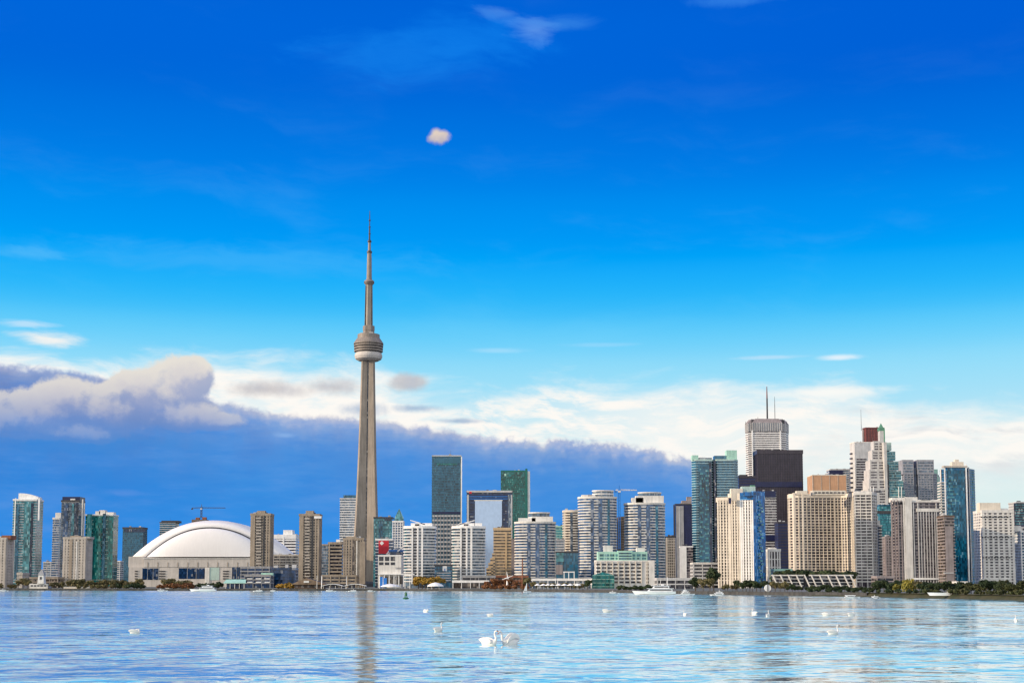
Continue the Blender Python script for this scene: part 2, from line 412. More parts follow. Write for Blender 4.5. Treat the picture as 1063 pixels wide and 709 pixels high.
# ------------------------------------------------------------------ water, land
SHORE = [(-900, 611.6), (-200, 612.2), (0, 612.6), (200, 612.8), (400, 613.0), (520, 613.6), (640, 615.0), (700, 616.0), (750, 617.0), (830, 618.0), (900, 619.2), (980, 621.0), (1063, 623.2), (1200, 628.0), (1500, 645.0)]
SH_XY = [G(a, b, 0.0) for a, b in SHORE]
def shore_y(px):
    for (a, b), (c, d) in zip(SHORE, SHORE[1:]):
        if a <= px <= c:
            return G(px, b + (d - b) * (px - a) / (c - a), 0.0)[1]
def water():
    m, t, b = new_mat('lake_water')
    p = t.n.new('ShaderNodeNewGeometry').outputs['Position']
    x, y, z = t.sep(p)[:3]
    warp = t.noise(p, .03, 3, .5)
    xw = t.M('ADD', x, t.M('MULTIPLY', warp, 14.0)); yw = t.M('ADD', y, t.M('MULTIPLY', warp, 26.0))
    # slopes of the wind waves: gusts, waves, chop, ripples
    def lay(sx, sy, w, detail, off):
        n = t.noise(t.xyz(t.M('DIVIDE', xw if w else x, sx), t.M('DIVIDE', yw if w else y, sy), off), 1.0, detail, .55, 1)
        q = t.sep(n); return t.M('SUBTRACT', q[0], .5), t.M('SUBTRACT', q[1], .5)
    gx, gy = lay(75.0, 22.0, True, 3, 0.0); ax, ay = lay(5.5, 1.9, True, 3, 4.0); bx, by = lay(1.7, .62, True, 3, 8.0); rx, ry = lay(.8, .3, False, 2, 12.0)
    cx_, cy = lay(3.4, 1.15, True, 3, 17.0); ex_, ey = lay(24.0, 8.0, True, 2, 23.0); fx_, fy_ = lay(60.0, 24.0, True, 2, 31.0)
    def tot(l):
        r = None
        for q, k in l:
            v_ = t.M('MULTIPLY', q, k); r = v_ if r is None else t.M('ADD', r, v_)
        return r
    ty = t.M('ADD', tot([(gy, .06), (ay, .13), (by, .14), (ry, .08), (ey, .07), (fy_, .05)]), .043)
    # steep lee faces of the larger waves, gathered in gusts
    ridge = t.M('MULTIPLY', t.sm(.09, .19, t.M('ADD', t.M('ADD', cy, t.M('MULTIPLY', by, .5)), t.M('ADD', t.M('MULTIPLY', gx, .45), t.M('MULTIPLY', ey, .4)))), t.sm(-.5, .5, ay, .7, 1.3))
    ty = t.M('ADD', t.M('MAXIMUM', ty, .002), t.M('MULTIPLY', ridge, .5))
    tx = tot([(ax, .10), (bx, .12), (rx, .05)])
    t.put(b.inputs['Normal'], t.vm('NORMALIZE', t.xyz(tx, t.M('MULTIPLY', ty, -1.0), 1.0)))
    b.inputs['Base Color'].default_value = (.38, .65, .67, 1); b.inputs['Metallic'].default_value = .2; b.inputs['Specular Tint'].default_value = (.88, 1, 1, 1)
    b.inputs['Roughness'].default_value = .05; b.inputs['IOR'].default_value = 1.33; b.inputs['Specular IOR Level'].default_value = .9
    b.inputs['Coat Weight'].default_value = 1.0; b.inputs['Coat IOR'].default_value = 1.5; b.inputs['Coat Roughness'].default_value = .05
    t.l.new(b.inputs['Normal'].links[0].from_socket, b.inputs['Coat Normal'])
    v = [(-9000, -300, 0), (9000, -300, 0), (9000, 2600, 0), (-9000, 2600, 0)]
    o = link('water', me_from(v, [(0, 1, 2, 3)]), 'lake_water'); tag(o, 'rippled blue lake water reaching to the city shore', None, None, 'structure')
water()
def land():
    m, t, b = new_mat('land_ground')
    p = t.n.new('ShaderNodeNewGeometry').outputs['Position']
    n = t.noise(p, .02, 6, .6); n2 = t.noise(p, .6, 4, .6)
    c = t.mix(t.sm(.42, .58, n), (.16, .155, .145, 1), (.05, .07, .03, 1)); c = t.mix(t.M('MULTIPLY', n2, .4), c, (.22, .2, .17, 1))
    t.put(b.inputs['Base Color'], c); b.inputs['Roughness'].default_value = .95
    pts = [(-9000, SH_XY[0][1] + 3, GZ)] + [(x, y + 1.0, GZ) for x, y in SH_XY] + [(9000, SH_XY[-1][1] + 3, GZ), (9000, 26000, GZ), (-9000, 26000, GZ)]
    o = link('ground', me_from(pts, [tuple(range(len(pts)))]), 'land_ground'); tag(o, 'flat city land behind the seawall', None, None, 'structure')
    # grassy bank in front of the eastern trees
    m, t, b = new_mat('bank_grass')
    p = t.n.new('ShaderNodeNewGeometry').outputs['Position']; n = t.noise(p, .25, 6, .65)
    t.put(b.inputs['Base Color'], t.mix(t.sm(.35, .65, n), (.025, .034, .012, 1), (.06, .055, .028, 1))); b.inputs['Roughness'].default_value = .95
    top = []; bot = []
    for i in range(60):
        px = 842 + (1180 - 842) * i / 59
        Y = shore_y(px); w = random.uniform(-.6, .6)
        bot.append((XG(px, Y - 2 + w, 0), Y - 2.2 + w, -.3)); top.append((XG(px, Y + 3.5, GZ), Y + 3.5, GZ + .12 + random.uniform(0, .2)))
    back = [(x * 1.008, y + 9, GZ + .004) for x, y, z in top]
    n = len(top); v = bot + top + back
    f = [(i, i + 1, n + i + 1, n + i) for i in range(n - 1)] + [(n + i, n + i + 1, 2 * n + i + 1, 2 * n + i) for i in range(n - 1)]
    o = link('terrain', me_from(v, f), 'bank_grass'); tag(o, 'low grassy shore bank under the eastern trees', None, None, 'structure')
    # seawall
    wall = [i for i, (px, py) in enumerate(SHORE) if px <= 900]
    fr = [SH_XY[i] for i in wall]
    o = link('seawall', loft_me([[(x, y, -.8), (x, y, 1.25), (x, y + .9, 1.25), (x, y + .9, -.8)] for x, y in fr]), 'seawall_stone')
    w = thing('seawall', 'long dark stone seawall along the water edge', 'seawall'); o.name = 'wall'; w.name = 'seawall'; o.parent = w
    o = link('coping', loft_me([[(x, y - .12, 1.253), (x, y - .12, 1.56), (x, y + 1.3, 1.56), (x, y + 1.3, 1.253)] for x, y in fr]), 'seawall_stone', w)
land()

# ------------------------------------------------------------------ towers
class Tower:
    def __init__(s, name, label, px0, px1, py, Y, d=22, cat='tower', fp=None, shape='box', group=None):
        s.Y, s.d, s.py = Y, d, py
        if fp:
            w = []
            for px, yy in fp: w.append((P(px, py, yy)[0], yy))
            Ztop = P(px0, py, Y)[1]
        else:
            xa, Ztop = P(px0, py, Y); xb, _ = P(px1, py, Y)
            if shape == 'box':
                if xa > 0: xa = P(px0, py, Y + d)[0]
                if xb < 0: xb = P(px1, py, Y + d)[0]
                w = [(xa, Y), (xb, Y), (xb, Y + d), (xa, Y + d)]
            elif shape == 'round':
                cx, a, e = (xa + xb) / 2, (xb - xa) / 2, .75
                w = []
                for i in range(36):
                    t = 2 * math.pi * i / 36
                    c, q = math.cos(t), math.sin(t)
                    w.append((cx + a * math.copysign(abs(c) ** e, c), Y + d / 2 + d / 2 * math.copysign(abs(q) ** e, q)))
            elif shape == 'bow':
                n = 12; w = []
                for i in range(n + 1):
                    u = i / n; w.append((xa + (xb - xa) * u, Y + 5.5 * (2 * u - 1) ** 2))
                w += [(xb, Y + d), (xa, Y + d)]
        cx = sum(p[0] for p in w) / len(w); cy = sum(p[1] for p in w) / len(w)
        s.cx, s.cy = cx, cy
        s.fp = [(x - cx, y - cy) for x, y in w]
        s.H = Ztop - GZ
        s.root = thing(name, label, cat, (cx, cy, GZ), 0, group)
        s.front = min(q[1] for q in s.fp)
    def z(s, py, Y=None): return P(531, py, Y or s.Y)[1] - GZ
    def x(s, px, py=None, Y=None): return P(px, py or s.py, Y or s.Y)[0] - s.cx
    def body(s, core, name='wall', H=None):
        s.core = link(name, prism_me(s.fp, -1.0, H or s.H), core, s.root); return s
    def slabs(s, mat, fh=3.2, so=.5, sh=1.0, name='floor_slab', z0=4.0, z1=None, fp=None):
        z1 = z1 or s.H - 1.8
        n = int((z1 - z0) / fh) + 1; n = min(n, 95)
        me = prism_me(offset(fp or s.fp, so), 0, sh)
        me.materials.append(MATS[mat])
        for i in range(n): link(name, me, None, s.root, (0, 0, z1 - i * fh))
        return s
    def piers(s, mat, step=4.0, w=.8, out=.7, name='pier', z0=-.5, z1=None, edges=None, ends=True):
        """upright piers on the faces turned to the lake"""
        fp = s.fp; n = len(fp); z1 = z1 or s.H - .3
        cache = {}
        for i in range(n):
            if edges is not None and i not in edges: continue
            a, b = Vector(fp[i]), Vector(fp[(i + 1) % n]); e = b - a; L = e.length
            if L < .5: continue
            e.normalize(); nr = Vector((e.y, -e.x)); mid = (a + b) / 2
            tocam = Vector((-s.cx - mid.x, -s.cy - mid.y))
            if nr.dot(tocam.normalized()) < .03: continue
            k = max(1, round(L / step))
            js = range(k + 1) if ends else range(k)
            for j in js:
                c = a + e * (L * j / k if ends else L * (j + .5) / k)
                if ends and j == 0: c = c + e * w * .5
                if ends and j == k: c = c - e * w * .5
                ang = round(math.atan2(e.y, e.x), 4)
                if ang not in cache:
                    me = box_me(-w / 2, w / 2, -out, .4, z0, z1); me.materials.append(MATS[mat]); cache[ang] = me
                o = link(name, cache[ang], None, s.root, (c.x, c.y, 0)); o.rotation_euler = (0, 0, ang)
        return s
    def cap(s, mat, h=1.2, out=.65, drop=1.0, name='parapet'):
        link(name, prism_me(offset(s.fp, out), s.H - drop, s.H + h), mat, s.root)
        xs = [q[0] for q in s.fp]; a, b = min(xs), max(xs)
        if b - a > 9 and s.H > 25:
            for i in range(random.choice((2, 3, 4))):
                x = a + (b - a) * random.uniform(.15, .85); w = random.uniform(.7, 2.0); k = random.uniform(.8, 2.4); y = s.front + s.d * random.uniform(.2, .4)
                box('roof_unit', x - w, x + w, y - 1.2, y + 1.2, s.H + h - .3, s.H + h + k, random.choice(('pale_grey', 'grey', 'dark_grey')), s.root)
            if random.random() < .4:
                x = a + (b - a) * random.uniform(.3, .7); tube('aerial', (x, s.front + 5, s.H + h - .2), (x, s.front + 5, s.H + h + random.uniform(4, 8)), .22, 'steel_dark', s.root, .1, 5)
        return s
    def pb(s, name, px0, px1, pyt, pyb, mat, proud=.9, thick=None, parent=None):
        """box measured in photo pixels on the front face: its face stands PROUD metres before the facade"""
        yf = s.front - proud; Y = s.Y - proud
        z1 = s.z(pyt, Y); z0 = s.z(pyb, Y)
        ym = (pyt + pyb) / 2
        x0 = P(px0, ym, Y)[0] - s.cx; x1 = P(px1, ym, Y)[0] - s.cx
        return link(name, box_me(x0, x1, yf, yf + (thick or proud + .5), z0, z1), mat, parent or s.root)
    def pent(s, px0, px1, pyt, mat, inset=3.0, depth=None, name='penthouse', z0=None):
        """block standing on the roof"""
        Y = s.Y + inset; yf = s.front + inset
        x0 = P(px0, pyt, Y)[0] - s.cx; x1 = P(px1, pyt, Y)[0] - s.cx
        zt = s.z(pyt, Y)
        zb = z0 if z0 is not None else s.H - .5
        if zt < zb + .3: zt = zb + .8
        return link(name, box_me(x0, x1, yf, yf + (depth or max(5, s.d - 2 * inset)), zb, zt), mat, s.root)

def crown_units(t, n=3, mat='pale_grey'):
    """small plant boxes on a roof"""
    xs = [q[0] for q in t.fp]; a, b = min(xs), max(xs)
    for i in range(n):
        x = a + (b - a) * (i + .5 + random.uniform(-.25, .25)) / n; w = random.uniform(1.2, 2.6); h = random.uniform(1.2, 2.6)
        y = t.front + t.d * .5
        box('roof_unit', x - w, x + w, y - 2, y + 2, t.H - .2, t.H + 1.2 + h, mat, t.root)

# ---- the western group
t = Tower('apartment_block', 'tan concrete apartment block at the far western end of the shore', -12, 14.5, 559, 1400, 22, 'apartment block')
t.body('glass_brown').slabs('tan_concrete', 2.9, .35, 1.9).piers('tan_concrete', 4.5, 2.2, .55).cap('tan_concrete')
t.pent(2, 11, 555.5, 'rust_brick'); t.pent(-4, 1, 556.5, 'tan_concrete')

t = Tower('condo_tower', 'tall blue-green glass condo tower with a curved white crown, westernmost of the high towers', 14, 45, 518.5, 1600, 24, 'condo tower')
t.body('glass_teal_light').slabs('pale_grey', 3.1, .45, .7, 'balcony').cap('white_paint', .8)
t.pb('glass_bay', 24, 31, 520, 601, 'glass_teal_light', 1.6); t.pb('glass_bay', 31, 33.5, 522, 601, 'glass_dark_blue', .9)
t.pb('glass_bay', 16, 19, 523, 601, 'glass_teal', 1.1)
t.pb('white_fin', 39.5, 41, 517, 540, 'white_paint', 1.2); t.pb('white_fin', 14.2, 15.2, 517, 600, 'white_paint', .8)
pts = []
x0, x1 = t.x(18.5), t.x(39); zt = t.H
prof = [(0, 0)] + [(u, 7.6 - 4.6 * u * u + .4 * math.sin(3 * u)) for u in (0, .15, .3, .45, .6, .75, .9, 1.0)] + [(1, 0)]
yf = t.front + 2
v = [(x0 + (x1 - x0) * u, y, zt + z) for y in (yf, yf + 14) for u, z in prof]; n = len(prof)
link('crown', me_from(v, [tuple(range(n)), tuple(range(2 * n - 1, n - 1, -1))] + [(i, n + i, n + (i + 1) % n, (i + 1) % n) for i in range(n)]), 'white_paint', t.root)

t = Tower('condo_tower', 'slim pale blue condo tower with a white cap beside the dark blue tower', 55, 66, 538, 1780, 18, 'condo tower')
t.body('glass_blue').slabs('pale_grey', 3.1, .4, .9).cap('off_white'); t.pent(57.5, 63, 532, 'off_white', 2)

t = Tower('condo_tower', 'dark blue glass tower with a pale eastern edge and flat dark crown', 64, 88, 520, 1620, 22, 'condo tower')
t.body('glass_grey_blue').slabs('grey', 3.1, .4, .5).cap('steel_dark')
t.pent(64.8, 83, 515.5, 'navy_panel', 1, name='crown'); t.pent(73, 78, 517.5, 'off_white', -.6, 2, 'crown_panel', t.H - .2)
t.pb('glass_bay', 65, 70, 523, 600, 'glass_blue', 1.0); t.pb('glass_bay', 73.5, 76, 523, 600, 'glass_teal_light', 1.4); t.pb('glass_bay', 77.5, 80, 522, 600, 'glass_dark_blue', 1.2)
t.pb('white_fin', 84, 85.2, 518, 600, 'off_white', 1.5); t.pb('white_fin', 86.2, 87, 522, 600, 'pale_grey', 1.2)

t = Tower('condo_tower', 'emerald green glass tower with pale floor bands and white roof plant', 89, 123, 534, 1660, 24, 'condo tower')
t.body('glass_green').slabs('green_white', 5.2, .35, .5).cap('white_paint', .4)
t.pb('glass_bay', 89.5, 94.5, 533.5, 601, 'glass_teal_light', 1.8); t.pb('glass_bay', 96, 105, 537, 601, 'glass_green', .8); t.pb('glass_bay', 106, 109, 533, 601, 'glass_teal', 1.5)
t.pb('glass_bay', 112, 117, 536, 601, 'glass_green', .85)
for a, b, c in ((99, 104, 530.5), (103, 109, 529.3), (110, 118, 531.5)): t.pent(a, b, c, 'off_white', 4, 10)

t = Tower('apartment_block', 'tan concrete slab block standing before the dark blue and green towers', 66, 96, 558.5, 1400, 22, 'apartment block')
t.body('glass_brown').slabs('tan_concrete', 2.9, .3, 2.0).piers('tan_concrete', 3.6, 2.0, .5).cap('tan_concrete')
t.pent(73, 84, 556, 'brown_concrete'); t.pent(86, 93, 556.8, 'tan_concrete')
t.pb('stair_bay', 71.5, 74.5, 560, 606, 'brown_concrete', .9); t.pb('white_fin', 78.6, 79.6, 562, 606, 'off_white', .8)

t = Tower('office_block', 'dark teal glass block between the green tower and the domed stadium', 127.5, 153, 548, 2250, 26, 'office block')
t.body('glass_teal').slabs('teal_panel', 3.4, .3, .6).cap('steel_dark', 1.6); t.pb('glass_bay', 129, 151, 549, 552, 'glass_dark_blue', .8)
t = Tower('office_block', 'dark teal block peeping over the western slope of the dome', 166, 186, 542, 2350, 26, 'office block')
t.body('glass_teal').slabs('pale_grey', 3.6, .3, 1.0).cap('steel_dark', .6); t.pent(167.5, 185, 540.2, 'steel_dark', 1)

# ---- stadium
def stadium():
    Y0 = 1880.0
    x, zs = P(216, 577.5, Y0); zs -= GZ
    xl = P(134.5, 577, Y0)[0]; xr = P(303, 577, Y0)[0]
    cx = (xl + xr) / 2; a = (xr - xl) / 2
    R = thing('domed_stadium', 'white domed stadium with concrete walls and blue glazed openings', 'stadium', (cx, Y0 + 60, GZ))
    zt = P(216, 540.2, Y0 + 20)[1] - GZ
    hgt = zt - zs
    fy = -60
    # outer roof: arched shell then a half dome behind it
    N = 40
    def prof_(i):
        u = 2 * i / N - 1; return u, 1 - abs(u) ** 2.12
    def arc(k, y, h=1.0, w=1.0):
        return [(a * prof_(i)[0], y, zs + hgt * prof_(i)[1]) for i in range(N + 1)]
    rings = [arc(0, fy + 14), arc(0, fy + 44)]
    for j in range(1, 11):
        u = j / 10 * math.pi / 2
        rings.append([(p[0] * max(.02, math.cos(u)), fy + 44 + a * .9 * math.sin(u), zs + (p[2] - zs) * max(.02, math.cos(u))) for p in arc(0, 0)])
    v = [p for r in rings for p in r]; n = N + 1
    f = [(k * n + i, k * n + i + 1, (k + 1) * n + i + 1, (k + 1) * n + i) for k in range(len(rings) - 1) for i in range(N)]
    me = me_from(v, f)
    for p in me.polygons: p.use_smooth = True
    o = link('roof', me, 'dome_white', R)
    sol = o.modifiers.new('thick', 'SOLIDIFY'); sol.thickness = 2.0; sol.offset = -1
    # front fascia of the arch: a broad band from the outer edge in to the lower shell
    v = []
    wi = .785; hi = .80
    for i in range(N + 1):
        c, q = prof_(i)
        v += [(a * c, fy + 13.9, zs + hgt * q), (a * wi * c - 2.0, fy + 4, zs + hgt * hi * q)]
    f = [(2 * i, 2 * i + 1, 2 * i + 3, 2 * i + 2) for i in range(N)]
    me = me_from(v, f)
    for p in me.polygons: p.use_smooth = True
    o = link('arch_band', me, 'dome_white', R); sol = o.modifiers.new('thick', 'SOLIDIFY'); sol.thickness = 1.5
    # rim line
    r0 = []
    for i in range(N + 1):
        c, q = prof_(i)
        px_, pz_ = a * wi * c - 2.0, zs + hgt * hi * q
        r0.append([(px_ + dx_ * (1 + 0 * c), fy + 3.4 + dy_, pz_ + dz_) for dx_, dy_, dz_ in ((0, -.5, -.9), (0, .5, -.9), (0, .5, .3), (0, -.5, .3))])
    link('arch_seam', loft_me(r0), 'dark_grey', R)
    # lower front shell, a flattened quarter dome
    v = []; K = 12
    aw = a * wi - 1; hh = hgt * (hi - .02)
    for k in range(K + 1):
        u = k / K * math.pi / 2
        for i in range(N + 1):
            c, q = prof_(i)
            v.append((aw * c * math.cos(u) ** .5 - 2.0 if k < K else -2.0 + aw * c * .02, fy + 3 - 12 * math.sin(u), zs - .5 + hh * q * max(.0, math.cos(u))))
    f = [(k * n + i, (k + 1) * n + i, (k + 1) * n + i + 1, k * n + i + 1) for k in range(K) for i in range(N)]
    me = me_from(v, f)
    for p in me.polygons: p.use_smooth = True
    link('front_shell', me, 'dome_white', R)
    for u in (-.62, -.32, 0, .32, .62):
        pass
    # drum
    px = lambda q, py=595: P(q, py, Y0)[0] - cx
    z = lambda q: P(216, q, Y0)[1] - GZ
    box('wall', px(134), px(304), fy - 2, fy + 140, -1, z(578), 'stadium_concrete', R)
    box('upper_band', px(151), px(302), fy - 10, fy - 1.9, z(588.5), z(580.3), 'stadium_concrete', R)
    box('ledge', px(150), px(302), fy - 10.6, fy - 2, z(580.25), z(579.4), 'off_white', R)
    box('lower_wall', px(136), px(302), fy - 9.5, fy - 1.8, -1, z(588.6), 'stadium_concrete', R)
    box('corner_block', px(134.5), px(150.6), fy - 7, fy - 1.7, z(588.55), z(577.6), 'stadium_concrete', R)
    def win(x0, x1, y0, y1, n):
        w = (x1 - x0) / n
        for i in range(n):
            box('window', px(x0 + i * w + .35), px(x0 + (i + 1) * w - .35), fy - 9.9, fy - 9, z(y1), z(y0), 'glass_navy', R)
        box('window_frame', px(x0 - .3), px(x1 + .3), fy - 9.8, fy - 9.1, z(y0) + .05, z(y0) + .9, 'grey', R)
    win(149.5, 166.5, 590, 601.5, 3); win(187, 214.5, 589.8, 600.5, 3); win(242, 262, 588, 601, 4)
    for q0, q1 in ((142, 145), (167, 173.5), (233, 239)):
        for k in range(4):
            box('louver', px(q0), px(q1), fy - 10.2, fy - 9.4, z(593.2 + k * 2.6), z(592.2 + k * 2.6), 'steel_dark', R)
    box('white_pier', px(214.6), px(219), fy - 10.4, fy - 9, -1, z(589), 'off_white', R)
    box('green_panel', px(219.2), px(229), fy - 9.9, fy - 9, z(602), z(588.9), 'green_white', R)['label'] = 'faded green panel'
    for k in range(14):
        q = 155 + k * 10.3
        box('fin', px(q), px(q + .8), fy - 10.3, fy - 9.6, z(588.4), z(583.5), 'brown_concrete', R)
stadium()

# ---- cranes
def crane(label, px, pyb, pyt, Y, jib0, jib1, jy, mat='steel_dark', jmat='steel_dark'):
    x, zb = P(px, pyb, Y); zt = P(px, pyt, Y)[1]
    R = thing('tower_crane', label, 'crane', (x, Y, zb))
    h = zt - zb
    w = 1.1
    v = []; bm = bmesh.new()
    def bar(p, q, r): 
        me = tube_me(p, q, r, n=4); bm.from_mesh(me); bpy.data.meshes.remove(me)
    for a in (-w, w):
        for b in (-w, w): bar((a, b, 0), (a, b, h), .35)
    k = max(3, int(h / 4))
    for i in range(k): bar((-w, -w, h * i / k), (w, -w, h * (i + 1) / k), .22); bar((w, -w, h * i / k), (-w, -w, h * (i + 1) / k), .22)
    me = bpy.data.meshes.new('mast'); bm.to_mesh(me); bm.free(); link('mast', me, mat, R)
    zj = P(px, jy, Y)[1] - zb
    for nm, pj in (('jib', jib1), ('counter_jib', jib0)):
        xe = P(pj, jy, Y)[0] - x
        bm = bmesh.new(); sgn = 1 if xe > 0 else -1
        xs_ = .9 * sgn
        bar((xs_, -.7, zj), (xe, -.7, zj), .32); bar((xs_, .7, zj), (xe, .7, zj), .32); bar((xs_, 0, zj + 1.5), (xe, 0, zj + .8), .28)
        kk = max(3, int(abs(xe) / 3))
        for i in range(kk): bar((xs_ + (xe - xs_) * i / kk, -.7, zj), (xs_ + (xe - xs_) * (i + .5) / kk, 0, zj + 1.3), .18); bar((xs_ + (xe - xs_) * (i + .5) / kk, 0, zj + 1.3), (xs_ + (xe - xs_) * (i + 1) / kk, -.7, zj), .18)
        me = bpy.data.meshes.new(nm); bm.to_mesh(me); bm.free(); link(nm, me, jmat, R)
    xe = P(jib0, jy, Y)[0] - x
    box('counterweight', xe - 1.4, xe + 1.4, -1.4, 1.4, zj - 2.6, zj - .35, mat, R)
    box('cab', -1.5, 1.5, -3.2, -1.5, zj - 2.6, zj - .3, 'off_white', R)
    tube('apex', (0, 0, h + .02), (0, 0, h + 5), .7, mat, R, .25, 6)
t = Tower('construction_core', 'unfinished tower top with red formwork rising behind the dome', 199, 217, 539, 2400, 24, 'building')
t.body('dark_brown').slabs('grey', 3.4, .5, .6); t.pent(203, 207, 537, 'rust_brick', 2, 6, 'formwork'); t.pent(210, 214, 536.6, 'rust_brick', 2, 6, 'formwork')
crane('tower crane on the unfinished building behind the dome', 209, 537.5, 526, 2405, 199.5, 234, 527.3)

t = Tower('hotel_block', 'white banded hotel block between the two brown condo towers', 284, 310, 557, 2150, 30, 'hotel')
t.body('glass_dark').slabs('white_paint', 4.6, .5, 2.6, 'spandrel').cap('white_paint', 3.5, .6, 3.0)
t.pent(294, 303.5, 550, 'white_paint', 3); t.pent(303.6, 307.5, 554, 'off_white', 5)
t.pb('white_fin', 293.5, 295, 557, 566, 'white_paint', .9)

# ---- brown condo pair and their neighbours
def brown_condo(label, px0, px1, py, peak, Y):
    t = Tower('condo_tower', label, px0, px1, py, Y, 20, 'condo tower', fp=None, group='brown twin condo towers by the stadium')
    t.body('glass_brown').slabs('brown_concrete', 2.9, .35, 1.25, 'spandrel').piers('brown_concrete', 3.4, 1.5, .55).cap('brown_concrete', 1.4, .75)
    w = px1 - px0
    t.pent(px0 + w * .28, px0 + w * .62, peak, 'brown_concrete', .6, 8)
    t.pb('corner_bay', px0 + .4, px0 + w * .16, py + .5, 604, 'brown_concrete', 1.0)
    t.pb('recess', px0 + w * .53, px0 + w * .60, py + 1, 604, 'steel_dark', .75)
    t.pb('glass_bay', px0 + w * .24, px0 + w * .44, py + 2, 604, 'glass_brown', .70)
    for k in range(22):
        y0 = py + 3 + k * 3.15
        if y0 < 600: t.pb('balcony', px0 + w * .23, px0 + w * .45, y0, y0 + 1.3, 'tan_concrete', 1.5)
    return t
brown_condo('brown concrete condo tower in front of the eastern end of the dome', 260.5, 284, 534, 530, 1450)
t = brown_condo('brown concrete condo tower with a white top corner beside the boathouse', 311, 334, 534.5, 530, 1450)
t.pb('roof_panel', 326, 333.6, 535.6, 538, 'white_paint', 1.3)
t = Tower('glass_block', 'narrow dark glass block behind the brown striped offices', 333, 342, 565, 1640, 18, 'office block')
t.body('glass_grey_blue').slabs('grey', 3.2, .3, .6).cap('brown_concrete', .5)
t = Tower('office_block', 'brown office block with broad horizontal window stripes west of the tall tower', 341, 357.5, 563.5, 1560, 22, 'office block')
t.body('glass_dark').slabs('brown_concrete', 4.0, .5, 1.9, 'spandrel').cap('brown_concrete', 1.2); t.pb('white_fin', 341, 342.3, 564, 602, 'brown_concrete', .8); t.pent(349, 353, 559.8, 'white_paint', 4, 4)
t = Tower('condo_tower', 'stepped brown condo block at the foot of the tall concrete tower', 356.5, 379.5, 559, 1440, 20, 'condo tower')
t.body('glass_brown').slabs('brown_concrete', 2.9, .35, 1.3, 'spandrel').piers('brown_concrete', 3.2, 1.5, .55).cap('brown_concrete', .8)
t.pent(359, 370, 556.5, 'brown_concrete', 2); t.pb('white_fin', 369.7, 370.7, 561, 606, 'off_white', 1.2); t.pb('glass_bay', 365.5, 368, 561, 606, 'glass_brown', .9); t.pb('corner_bay', 372, 379, 562, 606, 'brown_concrete', .6)
t = Tower('podium_block', 'low brown podium with ribbon windows under the stepped condo block', 334.5, 372, 597, 1400, 18, 'podium')
t.body('glass_dark').slabs('brown_concrete', 3.4, .5, 1.7, 'spandrel', 2.6).piers('brown_concrete', 8, 1.0, .75).cap('brown_concrete', .4)
t = Tower('office_tower', 'blue and white striped office tower partly hidden by the tall concrete tower', 353, 372, 517, 2300, 26, 'office tower')
t.body('glass_grey_blue').slabs('white_paint', 4.2, .4, 1.5, 'spandrel').cap('pale_grey', .5); t.pent(356.5, 370, 513.8, 'glass_teal', 3)

